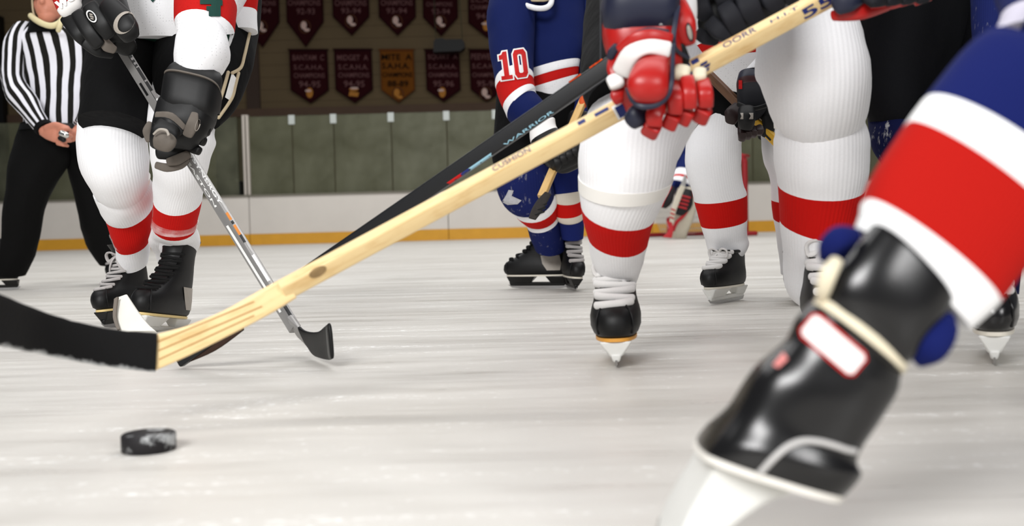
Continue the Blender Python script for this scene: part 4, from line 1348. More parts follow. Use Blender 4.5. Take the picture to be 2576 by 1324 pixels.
# lower glove, modelled piece by piece
gc = tube('glove', [(1522, -40, 1706, -40, 1.84, .7), (1516, 40, 1704, 30, 1.82, .72), (1516, 90, 1706, 80, 1.81, .75), (1530, 150, 1714, 140, 1.81, .75), (1536, 205, 1712, 200, 1.82, .7), (1560, 270, 1700, 270, 1.84, .55)], RED_LEATHER, Cp, p=3, dome=(.2, .3), amp=.001, freq=20)
tube('cuff', [(1522, -60, 1706, -60, 1.82, .8), (1516, -10, 1708, -10, 1.80, .84), (1512, 28, 1706, 22, 1.80, .84), (1516, 40, 1700, 30, 1.81, .78)], NAVY_LEATHER, gc, p=3.4)
pad('side_panel', [(1706, 10, 1.80, 44), (1720, 60, 1.79, 60), (1726, 104, 1.80, 48)], RED_LEATHER, gc, ratio=.7, p=3)
spn = list(GEO.keys())[-1]
polyprint([[ell(.5, .5, .5, .5)]], ((1732, 106), (1748, 104), (1722, 58)), spn, SILVER, spn, 'oval_badge', off=.003)
polyprint([[ell(.5, .5, .5, .5), ell(.5, .5, .36, .40)]], ((1732, 106), (1748, 104), (1722, 58)), spn, DARK_PAD, spn, 'badge_ring', off=.004)
pad('side_binding', [(1706, 16, 1.765, 13), (1698, 60, 1.752, 14), (1694, 104, 1.75, 13), (1704, 128, 1.765, 11), (1732, 146, 1.79, 10)], NAVY_LEATHER, gc, ratio=.6)
pad('gusset', [(1708, 116, 1.79, 30), (1716, 150, 1.80, 38), (1708, 184, 1.81, 24)], BLACK_LEATHER, gc, ratio=.4)
pad('back_seam', [(1560, 112, 1.752, 6), (1586, 90, 1.742, 7), (1630, 72, 1.738, 7), (1682, 78, 1.745, 7)], NAVY_LEATHER, gc, ratio=.5)
pad('back_roll', [(1566, 128, 1.755, 40), (1598, 98, 1.738, 34), (1640, 88, 1.735, 30), (1684, 100, 1.745, 34)], RED_LEATHER, gc, ratio=.5)
pad('back_roll', [(1566, 178, 1.755, 52), (1588, 136, 1.728, 46), (1632, 118, 1.722, 38), (1678, 126, 1.735, 44)], WHITE_LEATHER, gc, ratio=.55)
label = list(GEO.keys())[-1]
label['label'] = 'white padded roll'
pad('back_roll', [(1556, 200, 1.775, 36), (1548, 172, 1.78, 44), (1546, 140, 1.79, 30)], RED_LEATHER, gc, ratio=.5)
pad('wrist_roll', [(1546, 196, 1.765, 44), (1552, 214, 1.76, 40)], WHITE_LEATHER, gc, ratio=.6)
pad('wrist_tab', [(1552, 116, 1.77, 20), (1540, 132, 1.775, 24), (1534, 146, 1.78, 18)], NAVY_LEATHER, gc, ratio=.6)
pad('thumb_side', [(1556, 224, 1.775, 30), (1552, 242, 1.77, 34), (1556, 256, 1.775, 26)], RED_LEATHER, gc, ratio=.6)
tmb = tube('thumb', [(1616, 152, 1684, 152, 1.735, .5), (1592, 172, 1682, 170, 1.715, .55), (1578, 205, 1682, 202, 1.70, .58), (1582, 232, 1680, 230, 1.70, .55), (1600, 254, 1664, 252, 1.715, .5)], RED_LEATHER, gc, p=2.3, dome=(.4, .35), n=36)
tmb['label'] = 'large red thumb pad edged in navy'
pad('binding', [(1694, 112, 1.735, 10), (1692, 160, 1.715, 11), (1690, 205, 1.70, 12), (1680, 240, 1.70, 13), (1652, 264, 1.705, 15), (1614, 268, 1.705, 15), (1590, 252, 1.715, 13), (1578, 224, 1.73, 10)], NAVY_LEATHER, tmb, ratio=.8)
pad('palm', [(1628, 264, 1.79, 44), (1606, 290, 1.765, 58), (1588, 306, 1.77, 46)], NAVY_LEATHER, gc, ratio=.7, p=2.4)
# fingers: white gusset, long pad, short pad
for k, (g0, a, b) in enumerate([(None, [(1676, 236, 1.77, 30), (1648, 284, 1.74, 44), (1646, 312, 1.745, 42)], [(1644, 316, 1.75, 44), (1634, 334, 1.77, 46)]),
                                ([(1680, 258, 1.765, 24), (1676, 272, 1.76, 22)], [(1702, 206, 1.77, 30), (1700, 242, 1.735, 38), (1698, 282, 1.745, 38)], [(1694, 292, 1.75, 40), (1682, 318, 1.765, 40)]),
                                ([(1716, 176, 1.77, 44), (1714, 192, 1.755, 40)], [(1728, 200, 1.75, 38), (1734, 236, 1.735, 38), (1734, 268, 1.745, 38)], [(1730, 280, 1.755, 40), (1716, 306, 1.77, 40)]),
                                ([(1760, 180, 1.775, 36), (1760, 196, 1.76, 34)], [(1768, 210, 1.765, 38), (1774, 236, 1.745, 40), (1774, 264, 1.755, 40)], [(1772, 276, 1.76, 42), (1760, 300, 1.78, 44)])]):
    fg = pad('finger', a, RED_LEATHER, gc, ratio=.75, p=3.4, dome=(.35, .2))
    pad('finger_tip', b, RED_LEATHER, fg, ratio=.75, p=3.4, dome=(.2, .3))
    if g0:
        pad('finger_gusset', g0, CREAM_LEATHER, fg, ratio=.7, p=2.6)
textprint('HEADON', ((1668, 62), (1664, 30), (1658, 62)), gc, WHITE_INK, gc, 'lettering', off=.004)
# upper glove
gu = tube('glove', [(2200, -150, 2330, -140, 1.98, .8), (2160, -60, 2330, -60, 1.92, .8), (2120, -20, 2290, -26, 1.88, .7), (2100, 8, 2230, 2, 1.87, .6)], RED_LEATHER, Cp, p=2.8, dome=(.2, .4))
pad('palm', [(2168, -24, 1.84, 56), (2132, 0, 1.83, 64), (2106, 16, 1.835, 48)], NAVY_LEATHER, gu, ratio=.6, p=2.5)
pad('thumb', [(2230, 8, 1.86, 40), (2170, 24, 1.845, 50), (2126, 34, 1.85, 40), (2096, 40, 1.86, 26)], RED_LEATHER, gu, ratio=.6, p=2.6)
for k in range(4):
    fg = pad('finger', [(2176 + 40 * k, -16 - 2 * k, 1.83 + .02 * k, 42), (2200 + 40 * k, 0 - 3 * k, 1.81 + .02 * k, 40), (2222 + 38 * k, 4 - 5 * k, 1.825 + .02 * k, 26)], DARK_PAD, gu, ratio=.8, p=3)
    pad('finger_tip', [(2190 + 38 * k, 16 - 3 * k, 1.84 + .02 * k, 16), (2226 + 38 * k, 12 - 5 * k, 1.845 + .02 * k, 12)], RED_LEATHER, fg, ratio=.8)
skate(Cp, (0, .172, 0), ground(1551, 930), 173, roll=1, scale=1.06, wide=1.22, top=.14, lace=LACE_WHITE, sole=SOLE_ORANGE, leather=BLACK_LEATHER, label='black skate with fat white laces, toe to the camera', collar=BLACK_LEATHER)
skate(Cp, (0, .172, 0), ground(2098, 905), 172, scale=1.15, top=.15, lace=LACE_WHITE, sole=SOLE_CREAM)
hC = P(1790, -1150, 2.2)
b, hp = body(Cp, [[(P(1840, -330, 2.72), .11), (P(1830, -600, 2.58), .13), (P(1820, -830, 2.45), .11), (P(1800, -1000, 2.3), .055), (hC, .05)],
                  legs(P(1650, -250, 2.7), CL1), legs(P(1940, -250, 2.7), CL2),
                  [(P(1610, -800, 2.42), .07), (P(1630, -340, 2.05), .045), (P(1640, 0, 1.87), .034), (P(1640, 170, 1.81), .03)],
                  [(P(2070, -800, 2.42), .07), (P(2230, -320, 2.08), .045), (P(2260, -100, 1.97), .034), (P(2180, -20, 1.87), .03)]], hC)
helmet(Cp, hp, WHITE_LEATHER)

# ------------------------------------------------ official in the striped shirt
Rp = thing('person', 'official in black and white striped shirt and black trousers, hand on belly', 'person', ground(160, 724))
STR_T, STR_S = striped('official_stripes_torso', 19), striped('official_stripes_sleeve', 9, .46)
tube('shirt', [(66, 62, 178, 60, 6.2, .6), (30, 100, 240, 100, 6.2, .55), (48, 160, 246, 160, 6.18, .58), (60, 230, 240, 230, 6.15, .6), (62, 290, 236, 290, 6.14, .6), (60, 326, 234, 326, 6.14, .6)],
     STR_T, Rp, amp=.012, freq=5, dome=(.3, 0))
tube('shirt_collar', [(78, 48, 162, 46, 6.14, .8), (72, 76, 166, 74, 6.14, .8), (64, 88, 172, 86, 6.14, .7)], BLACK_CLOTH, Rp)
tube('sleeve', [(36, 84, 84, 62, 6.16), (12, 120, 66, 100, 6.12), (5, 190, 60, 180, 6.06), (14, 238, 66, 210, 6.0), (40, 276, 92, 240, 5.96), (72, 312, 112, 284, 5.92), (92, 334, 122, 306, 5.9)], STR_S, Rp, amp=.008, freq=9)
tube('cuff', [(90, 335, 124, 302, 5.9), (98, 342, 132, 310, 5.89)], BLACK_CLOTH, Rp)
tube('sleeve', [(196, 66, 240, 90, 6.16), (222, 120, 268, 120, 6.12), (220, 200, 268, 210, 6.08), (200, 270, 250, 290, 6.0), (186, 308, 222, 334, 5.94)], STR_S, Rp, amp=.008, freq=9)
RT = [[(50, 314, 240, 314, 6.16, .6), (40, 345, 180, 360, 6.15, .7), (28, 400, 170, 405, 6.13, .8), (16, 480, 126, 480, 6.1), (10, 560, 104, 565, 6.12), (2, 640, 84, 645, 6.15), (-6, 690, 60, 694, 6.17)],
      [(60, 316, 238, 316, 6.2, .6), (130, 350, 245, 350, 6.22, .7), (164, 400, 250, 400, 6.25, .9), (186, 480, 262, 480, 6.3), (200, 550, 282, 550, 6.36), (222, 620, 302, 618, 6.44), (252, 662, 308, 658, 6.48)]]
for i, rt in enumerate(RT):
    tube('trousers', rt, BLACK_TROUSER, Rp, amp=.012, freq=6)
tube('belt', [(52, 316, 238, 316, 6.14, .61), (50, 330, 238, 330, 6.14, .61)], BLACK_LEATHER, Rp)
skate(Rp, (0, -.08, 0), ground(44, 729), 96, scale=1.02, lace=LACE_GREY, sole=SOLE_WHITE, holder=HOLDER_BLACK, bow=False)
skate(Rp, (0, .16, 0), ground(281, 717), 186, scale=1.0, lace=LACE_GREY, sole=SOLE_WHITE, holder=HOLDER_BLACK, bow=False)
# bare right hand resting on the belly
hd = []
hd.append(sweep([P(102, 322, 5.9), P(122, 332, 5.86), P(140, 338, 5.83), P(152, 343, 5.83)], [.034, .043, .046, .040], n=16, flat=.5, ref=V((0, 1, 0)))[:2])
for pts, r in (([(146, 324, 5.82), (160, 324, 5.80), (170, 326, 5.82), (178, 328, 5.86)], .0125), ([(150, 337, 5.81), (164, 338, 5.79), (174, 341, 5.82), (180, 343, 5.86)], .0125),
               ([(150, 350, 5.81), (163, 352, 5.79), (172, 354, 5.82), (177, 355, 5.86)], .012), ([(146, 361, 5.82), (157, 364, 5.80), (166, 366, 5.82), (170, 367, 5.85)], .011),
               ([(118, 322, 5.85), (138, 314, 5.82), (158, 319, 5.81), (170, 322, 5.83)], .0165)):
    hd.append(sweep([P(*q) for q in pts], [r * 1.1, r, r * .92, r * .8], n=12)[:2])
hR = P(128, 8, 6.12)
b, hp = body(Rp, [[(P(145, 300, 6.16), .11), (P(142, 180, 6.18), .12), (P(130, 100, 6.18), .11), (P(126, 62, 6.16), .062), (hR, .055)],
                  [(P(100, 320, 6.16), .085)] + [(mid(s), .042) for s in RT[0][2:]], [(P(185, 320, 6.18), .085)] + [(mid(s), .042) for s in RT[1][2:]],
                  [(P(58, 96, 6.16), .06), (P(34, 200, 6.06), .04), (P(72, 280, 5.94), .032), (P(112, 328, 5.88), .03)],
                  [(P(222, 100, 6.16), .06), (P(244, 210, 6.07), .04), (P(210, 310, 5.97), .032), (P(180, 345, 5.92), .028)]],
             hR, voxel=.0052, extra=hd, hs=1.12, under=BLACK_CLOTH, bare=[(P(140, 338, 5.83), .14)])
helmet(Rp, hp, BLACK_LEATHER)
swept('neck_cord', [P(x, y, d) for x, y, d in ((78, 40, 6.1), (90, 50, 6.02), (108, 60, 5.97), (128, 65, 5.95), (146, 60, 5.96), (160, 46, 6.0))], .017, plain('pale_yellow_strap', (226, 214, 170), .7, .2), Rp, n=10)
swept('strap_end', [P(152, 54, 5.94), P(150, 66, 5.93), P(147, 76, 5.94)], .014, plain('pale_yellow_strap', (0, 0, 0)), Rp, n=10)
wh = swept('finger_whistle', [P(156, 336, 5.76), P(165, 340, 5.755)], .018, plain('chrome', (210, 210, 206), .2, .6, metal=.9, bump=0), Rp, n=12)
swept('whistle_band', [P(152, 348, 5.765), P(160, 352, 5.76)], .014, BLACK_LEATHER, wh, n=10)

# ------------------------------------------------ F: white jersey player further back
Fp = thing('person', 'player in white jersey and dark brown gloves, standing between two big red-banded socks', 'person', ground(1830, 765))
FL1 = [(1736, 300, 1872, 300, 4.000), (1728, 338, 1866, 338, 3.980), (1724, 380, 1864, 380, 3.960), (1726, 420, 1863, 420, 3.940), (1737, 470, 1870, 466, 3.940), (1747, 509, 1877, 487, 3.950), (1765, 570, 1877, 549, 3.970), (1775, 605, 1878, 590, 3.990), (1783, 635, 1882, 615, 4.000), (1792, 652, 1866, 644, 4.010)]
FL2 = [(1916, 300, 2040, 300, 4.05), (1916, 345, 2040, 345, 4.02), (1922, 400, 2044, 400, 3.98), (1938, 450, 2054, 450, 3.97), (1941, 505, 2058, 505, 3.98), (1946, 552, 2058, 552, 4.0), (1956, 610, 2060, 610, 4.03), (1966, 690, 2050, 690, 4.06)]
for s, sg in ((FL1, [0] * 5 + [1, 0, 0, 0]), (FL2, [0] * 4 + [1, 0, 0])):
    tube('sock', s, [WHITE_KNIT, RED_KNIT], Fp, seg=sg, amp=.003, freq=12)
tube('hockey_pants', [(1740, 60, 2010, 60, 4.1, .65), (1722, 150, 2020, 150, 4.06, .65), (1716, 240, 1930, 250, 4.02, .75), (1716, 318, 1888, 318, 3.99, .8), (1722, 352, 1876, 340, 3.98, .8)], BLACK_CLOTH, Fp, amp=.006, freq=6)
tube('hockey_pants_leg', [(1880, 180, 2060, 180, 4.1, .8), (1900, 280, 2054, 280, 4.06, .8), (1908, 342, 2046, 342, 4.04, .8)], BLACK_CLOTH, Fp, amp=.006, freq=6)
tube('jersey', [(1760, -240, 2000, -240, 4.1, .5), (1700, -180, 2060, -180, 4.05, .55), (1720, -40, 2040, -40, 4.0, .6), (1738, 60, 2030, 40, 3.98, .62), (1742, 122, 2026, 92, 3.97, .62), (1742, 152, 2024, 128, 3.97, .62), (1746, 186, 2018, 178, 3.98, .62), (1756, 190, 2004, 184, 4.0, .6)],
     [WHITE_MESH, RED_CLOTH], Fp, seg=[0, 0, 0, 0, 1, 0, 0], amp=.006, freq=6)
tube('sleeve', [(1960, -190, 2060, -170, 4.0), (1990, -60, 2080, -60, 3.9), (1960, 60, 2050, 60, 3.8), (1900, 150, 1990, 150, 3.72), (1862, 190, 1930, 188, 3.69)], WHITE_MESH, Fp, amp=.005, freq=9)
tube('sleeve', [(1700, -180, 1800, -190, 4.0), (1650, -60, 1740, -50, 3.9), (1640, 60, 1720, 60, 3.8), (1660, 140, 1720, 130, 3.75)], WHITE_MESH, Fp, amp=.005, freq=9)
gF = tube('glove', [(1858, 186, 1928, 182, 3.69, .8), (1854, 205, 1930, 205, 3.68, .85), (1855, 226, 1930, 224, 3.67, .85), (1856, 250, 1932, 248, 3.65, .85), (1860, 276, 1928, 272, 3.64, .8), (1866, 300, 1910, 296, 3.65, .6)],
          [NAVY_LEATHER, MAROON_LEATHER, DARK_PAD], Fp, seg=[0, 1, 2, 2, 2], p=3, dome=(.1, .4))
polyprint([[rect(0, 0, 1, 1)]], quadframe(1858, 202, 1867, 224), gF, RED_INK, gF, 'red_tab', off=.004)
pad('cuff_roll', [(1857, 262, 3.57, 12), (1892, 274, 3.55, 12), (1926, 266, 3.58, 12)], BLACK_LEATHER, gF, ratio=.7)
tF = pad('thumb', [(1878, 276, 3.56, 42), (1878, 300, 3.54, 44), (1876, 318, 3.55, 38)], BLACK_LEATHER, gF, ratio=.7, p=2.4)
for a, b_ in ((1862, 1870), (1884, 1895)):
    polyprint([[[(0, 0), (.4, .5), (0, 1), (1, 1), (1, 0)]]], quadframe(a, 284, b_, 300), tF, SILVER, tF, 'thumb_mark', off=.003)
pad('palm', [(1856, 270, 3.62, 30), (1842, 288, 3.60, 40), (1838, 306, 3.61, 28)], BROWN_LEATHER, gF, ratio=.6)
for k in range(4):
    pad('finger', [(1866 + 14 * k, 322 + 4 * math.sin(k), 3.60, 22), (1868 + 14 * k, 336 - 3 * k, 3.57, 24), (1866 + 14 * k, 350 - 5 * k, 3.60, 18)], BROWN_LEATHER, gF, ratio=.8)
pad('back_pad', [(1920, 262, 3.66, 36), (1936, 300, 3.64, 38), (1928, 340, 3.65, 30)], BLACK_LEATHER, gF, ratio=.6)
gF2 = tube('glove', [(1660, 130, 1724, 120, 3.74, .8), (1666, 170, 1730, 160, 3.72, .8), (1690, 200, 1740, 190, 3.70, .7)], DARK_PAD, Fp, p=3, dome=(.1, .5))
for k in range(4):
    pad('finger', [(1690 + 12 * k, 168, 3.66, 18), (1694 + 12 * k, 188, 3.64, 18), (1692 + 12 * k, 200, 3.67, 14)], BROWN_LEATHER, gF2, ratio=.8)
skate(Fp, (0, .16, 0), ground(1788, 768), 142, scale=1.03, top=.12, lace=LACE_WHITE, sole=SOLE_WHITE, label='black skate with white laces and white blade holder')
skate(Fp, (0, .16, 0), ground(2010, 770), 170, scale=1.0, top=.12, lace=LACE_WHITE, sole=SOLE_WHITE)
hF = P(1850, -330, 3.85)
b, hp = body(Fp, [[(P(1880, 130, 4.07), .10), (P(1880, -20, 4.04), .11), (P(1875, -170, 4.0), .10), (P(1860, -250, 3.9), .05), (hF, .05)],
                  [(P(1820, 150, 4.06), .075)] + [(mid(s), .045) for s in FL1[1:-1:2]] + [(mid(FL1[-1]), .035)], [(P(1950, 150, 4.08), .075)] + [(mid(s), .045) for s in FL2[1:-1:2]] + [(mid(FL2[-1]), .035)],
                  [(P(2010, -160, 4.0), .06), (P(2030, -40, 3.88), .04), (P(1930, 150, 3.72), .03), (P(1885, 270, 3.63), .028)],
                  [(P(1750, -160, 4.0), .06), (P(1695, -30, 3.88), .04), (P(1690, 110, 3.76), .03), (P(1705, 180, 3.71), .028)]], hF)
helmet(Fp, hp, WHITE_LEATHER)
fst = thing('hockey_stick', 'brown and yellow hockey stick held in dark gloves beside black pants', 'hockey stick', P(1945, 350, 3.6))
shaft('shaft', P(1690, 95, 3.80), P(1872, 276, 3.68), .030, .021, 30, WOOD_BROWN, fst)
fs2 = shaft('lower_shaft', P(1872, 276, 3.68), P(2140, 543, 3.52), .030, .021, 30, plain('golden_yellow_shaft', (222, 172, 40), .4, .4, var=.1), fst)
for a, b_ in ((1906, 1918), (1924, 1940)):
    polyprint([[rect(0, 0, 1, 1)]], lineframe(a - 3, a + 10 - 1595, b_ - 3, b_ + 10 - 1595, 5), fs2, BLACK_INK, fs2, 'marking')
tube('blade', [(2128, 520, 2128, 560, 3.52, .3), (2150, 540, 2140, 620, 3.50, .2), (2190, 580, 2170, 660, 3.45, .14)], BLACK_LEATHER, fst, p=4)

# ------------------------------------------------ E: dark pants, right of centre
Ep = thing('person', 'player in dark navy pants and snow-dusted blue socks behind the big striped leg', 'person', ground(2360, 880))
EL1 = [(2186, 280, 2320, 285, 2.78), (2190, 320, 2320, 325, 2.76), (2193, 350, 2325, 355, 2.74), (2206, 395, 2330, 400, 2.74), (2228, 430, 2334, 440, 2.77), (2244, 530, 2330, 540, 2.86), (2246, 640, 2320, 640, 2.93), (2244, 720, 2310, 720, 2.97)]
EL2 = [(2440, 280, 2590, 290, 2.560), (2444, 400, 2600, 400, 2.480), (2460, 520, 2592, 520, 2.420), (2480, 640, 2574, 640, 2.400), (2494, 700, 2566, 700, 2.400), (2500, 740, 2562, 740, 2.400)]
tube('sock', EL1, NAVY_SNOW, Ep, amp=.003)
tube('sock', EL2, NAVY_SNOW, Ep, amp=.003)
PANTS_D = cloth('near_black_navy_cloth', (9, 10, 14), folds=.5)
tube('hockey_pants', [(2120, -420, 2480, -420, 2.9, .7), (2140, -200, 2450, -200, 2.86, .75), (2150, -60, 2450, -60, 2.82, .8), (2152, 80, 2446, 80, 2.79, .85), (2164, 200, 2390, 210, 2.77, .85), (2178, 270, 2340, 284, 2.75, .85), (2190, 306, 2316, 320, 2.75, .85)],
     PANTS_D, Ep, amp=.006)
tube('hockey_pants_leg', [(2380, -420, 2660, -420, 2.9, .7), (2400, -100, 2640, -100, 2.8, .8), (2420, 120, 2616, 120, 2.7, .85), (2434, 300, 2604, 310, 2.63, .85)], PANTS_D, Ep, amp=.006)
jE = tube('jersey', [(2240, -1000, 2560, -1000, 2.8, .45), (2120, -920, 2680, -920, 2.8, .5), (2120, -700, 2660, -700, 2.85, .55), (2110, -450, 2670, -450, 2.88, .6), (2110, -330, 2670, -330, 2.88, .6)], BLUE_CLOTH, Ep, amp=.008)
tube('sleeve', [(2140, -930, 2250, -900, 2.75), (2040, -700, 2170, -690, 2.5), (1960, -430, 2080, -430, 2.28), (1900, -200, 2010, -190, 2.14), (1870, -80, 1980, -80, 2.1)], BLUE_CLOTH, Ep, amp=.004)
tube('sleeve', [(2560, -920, 2690, -880, 2.78), (2560, -620, 2700, -620, 2.7), (2500, -340, 2640, -340, 2.62), (2448, -100, 2580, -100, 2.52), (2446, 20, 2560, 20, 2.48), (2452, 96, 2540, 110, 2.46), (2466, 124, 2526, 132, 2.46)], BLUE_SNOW, Ep, amp=.004)
# its padded glove on the black stick
gE = tube('glove', [(1800, -140, 1990, -130, 2.16, .7), (1780, -70, 2000, -70, 2.12, .7), (1762, -10, 2000, -20, 2.09, .65), (1756, 50, 1976, 20, 2.07, .55), (1764, 96, 1900, 80, 2.07, .45)], BLACK_LEATHER, Ep, p=3, dome=(.1, .35))
for pts in ([(1752, -20, 2.03, 40), (1764, 16, 2.01, 46), (1776, 44, 2.02, 40)], [(1818, -40, 2.0, 54), (1822, -12, 1.99, 54), (1826, 12, 2.0, 44)], [(1822, 16, 1.99, 44), (1840, 44, 1.98, 50), (1856, 78, 2.0, 46)],
            [(1874, -10, 1.99, 56), (1884, 22, 1.98, 58), (1900, 50, 2.0, 48)], [(1786, 56, 2.0, 40), (1808, 78, 1.99, 42), (1836, 92, 2.0, 30)], [(1932, -30, 2.0, 56), (1940, 0, 1.99, 56), (1954, 22, 2.0, 44)],
            [(1756, 84, 2.02, 30), (1776, 96, 2.01, 34), (1802, 104, 2.03, 24)], [(1980, -40, 2.04, 46), (1988, -14, 2.03, 44), (1994, 4, 2.05, 32)]):
    pad('finger', pts, DARK_PAD, gE, ratio=.6, p=4, dome=(.3, .3))
pad('thumb', [(1790, -90, 2.0, 56), (1770, -60, 1.98, 60), (1758, -36, 2.0, 50)], DARK_PAD, gE, ratio=.6)
gE2 = tube('glove', [(2466, 120, 2530, 128, 2.46, .8), (2460, 170, 2540, 176, 2.44, .8), (2470, 220, 2540, 224, 2.44, .7)], NAVY_LEATHER, Ep, p=3, dome=(.1, .5))
for k in range(4):
    pad('finger', [(2470 + 18 * k, 206, 2.39, 24), (2472 + 18 * k, 236, 2.37, 24), (2472 + 18 * k, 260, 2.4, 20)], NAVY_LEATHER, gE2, ratio=.8)
pad('thumb', [(2470, 170, 2.38, 26), (2462, 200, 2.36, 26), (2466, 224, 2.38, 22)], NAVY_LEATHER, gE2, ratio=.8)
skate(Ep, (0, .172, 0), ground(2502, 926), 157, scale=1.16, top=.17, lace=LACE_WHITE, sole=SOLE_WHITE, leather=GLOSS_BLACK, label='glossy black skate with white laces at the right edge')
skate(Ep, (0, .16, 0), ground(2262, 862), 178, scale=1.08, lace=LACE_WHITE, sole=SOLE_WHITE, leather=GLOSS_BLACK)
hE = P(2380, -1260, 2.6)
b, hp = body(Ep, [[(P(2400, -380, 2.9), .11), (P(2400, -640, 2.86), .13), (P(2395, -900, 2.8), .11), (P(2390, -1080, 2.68), .055), (hE, .05)],
                  [(P(2310, -320, 2.88), .085), (P(2270, 120, 2.79), .07)] + [(mid(s), .04) for s in EL1[2::2]], [(P(2500, -320, 2.88), .085), (P(2520, 120, 2.7), .07)] + [(mid(s), .036) for s in EL2[1:-2]],
                  [(P(2190, -900, 2.76), .07), (P(2040, -480, 2.32), .045), (P(1930, -110, 2.13), .034), (P(1880, 0, 2.08), .03)],
                  [(P(2620, -890, 2.78), .07), (P(2590, -420, 2.65), .045), (P(2500, 60, 2.48), .034), (P(2500, 180, 2.44), .03)]], hE, under=NAVY_SNOW)
helmet(Ep, hp, plain('navy_helmet', (20, 26, 60), .35, .5))

# ------------------------------------------------ D: the big leg in front
Dp = thing('person', 'nearest skater, big blue white and red striped sock and glossy black skate seen from behind', 'person', ground(1740, 1440))
DL = [(2478, 84, 2730, 236, 0.995, (.45, .9)), (2436, 112, 2800, 330, 0.985, (.45, 1.0)), (2334, 240, 2692, 482, 0.965, (.45, 1.0)), (2288, 306, 2650, 575, 0.960, (.45, 1.0)), (2212, 424, 2560, 700, 0.955, (.45, 1.0)), (2182, 500, 2512, 764, 0.950, (.45, 1.0)), (2168, 548, 2466, 808, 0.950, (.45, 1.0)), (2158, 575, 2438, 832, 0.950, (.45, 1.0))]
SOCK_B, SOCK_R, SOCK_W = knit('near_blue_knit', (14, 25, 86), ribs=90, strength=.2), knit('near_red_knit', (172, 20, 12), ribs=90, strength=.2), knit('near_white_knit', (244, 244, 244), ribs=90, strength=.2)
tube('sock', DL, [SOCK_B, SOCK_W, SOCK_R], Dp, seg=[0, 0, 1, 2, 2, 1, 1], n=48, sub=6, dome=(.35, 0))
# folded sock lining spilling out above the boot
tube('sock_lining', [(2130, 590, 2410, 830, .95, (.3, .8)), (2108, 610, 2392, 856, .95, (.3, .8)), (2100, 642, 2366, 876, .95, (.3, .8)), (2120, 676, 2326, 884, .95, (.25, .7))], SOCK_B, Dp, n=40, dome=(0, .1))
pad('sock_fold', [(2150, 592, .93, 40), (2112, 598, .92, 62), (2086, 622, .925, 58), (2078, 648, .935, 40)], SOCK_B, Dp, ratio=.9, p=2.2)
pad('sock_fold', [(2382, 800, .93, 40), (2372, 836, .92, 70), (2344, 872, .92, 84), (2312, 896, .93, 60)], SOCK_B, Dp, ratio=.9, p=2.2)
boot = tube('skate', [(2066, 742, 2272, 922, .945, (.5, .8)), (2012, 800, 2264, 940, .945, (.55, .9)), (1984, 856, 2252, 986, .945, (.6, 1.0)), (1906, 930, 2214, 1046, .945, (.6, 1.3)), (1850, 1030, 2152, 1148, .945, (.6, 1.9)), (1802, 1098, 2160, 1192, .945, (.6, 2.4)), (1776, 1138, 2122, 1244, .945, (.5, 2.6)), (1786, 1146, 2100, 1252, .945, (.46, 2.5))],
            GLOSS_BLACK, Dp, n=48, sub=6, p=2.3, amp=.0016, freq=16)
boot['label'] = 'glossy black boot seen from the heel, white label plate'
tube('tendon_guard', [(2196, 566, 2388, 764, .935, .5), (2134, 645, 2350, 836, .93, .5), (2096, 700, 2310, 888, .93, .5), (2082, 744, 2278, 914, .935, .5), (2074, 760, 2264, 926, .94, .5)], GLOSS_BLACK, boot, n=40, p=2.4, dome=(.12, 0))
tube('collar_binding', [(2060, 744, 2280, 918, .938, (.58, .8)), (2056, 752, 2278, 928, .938, (.6, .82)), (2048, 764, 2270, 942, .938, (.6, .8))], CREAM_LEATHER, boot, n=40)
pad('collar_lining', [(2104, 656, .92, 34), (2084, 690, .915, 44), (2072, 728, .92, 38), (2066, 756, .93, 24)], CREAM_LEATHER, boot, ratio=.7, p=2.3)
pfr = ((2010, 838), (2140, 948), (2052, 788))
polyprint([[[(.06, -.10), (.94, -.10), (1.04, .10), (1.04, .90), (.94, 1.10), (.06, 1.10), (-.04, .90), (-.04, .10)]]], pfr, boot, RED_INK, boot, 'plate_border', off=.002, maxpx=14)
polyprint([[[(.06, .02), (.94, .02), (1, .14), (1, .86), (.94, .98), (.06, .98), (0, .86), (0, .14)]]], pfr, boot, WHITE_INK, boot, 'label_plate', off=.0035, maxpx=14)
polyprint([[[(0, .2), (.7, 1), (1, .55), (.35, 0)]]], quadframe(1944, 886, 1982, 926), boot, plain('pink_logo', (214, 130, 126), .5, .3, bump=0), boot, 'side_mark', off=.003)
bvh = BVHTree.FromPolygons(*GEO[boot])
wl = []
for x, y in ((1880, 1226), (1912, 1190), (1950, 1150), (1985, 1122), (2020, 1110), (2060, 1112), (2100, 1122), (2130, 1132), (2150, 1136)):
    h = bvh.ray_cast(CPOS, ray(x, y))
    if h[0]:
        wl.append(h[0] - ray(x, y) * .001)
swept('piping', wl, .0028, plain('grey_white_piping', (198, 196, 194), .6, .3), boot, n=8)
tube('sole', [(1774, 1140, 2122, 1247, .945, (.5, 2.6)), (1766, 1154, 2112, 1262, .945, (.5, 2.6))], plain('white_sole_plate', (236, 232, 224), .5, .3), boot, n=40, p=2.3)
hol = tube('blade_holder', [(1796, 1166, 1990, 1236, .95, (.3, 3.6)), (1770, 1220, 1910, 1274, .95, (.3, 5)), (1724, 1304, 1820, 1344, .95, (.3, 7)), (1690, 1390, 1750, 1414, .95, (.4, 11))], HOLDER_WHITE, boot, p=3.5)
tube('steel_runner', [(1700, 1380, 1712, 1386, .95, (2, 50)), (1676, 1432, 1686, 1437, .95, (2, 50))], STEEL, boot, p=6)
DPANT = cloth('near_navy_cloth', (18, 26, 74), folds=.4)
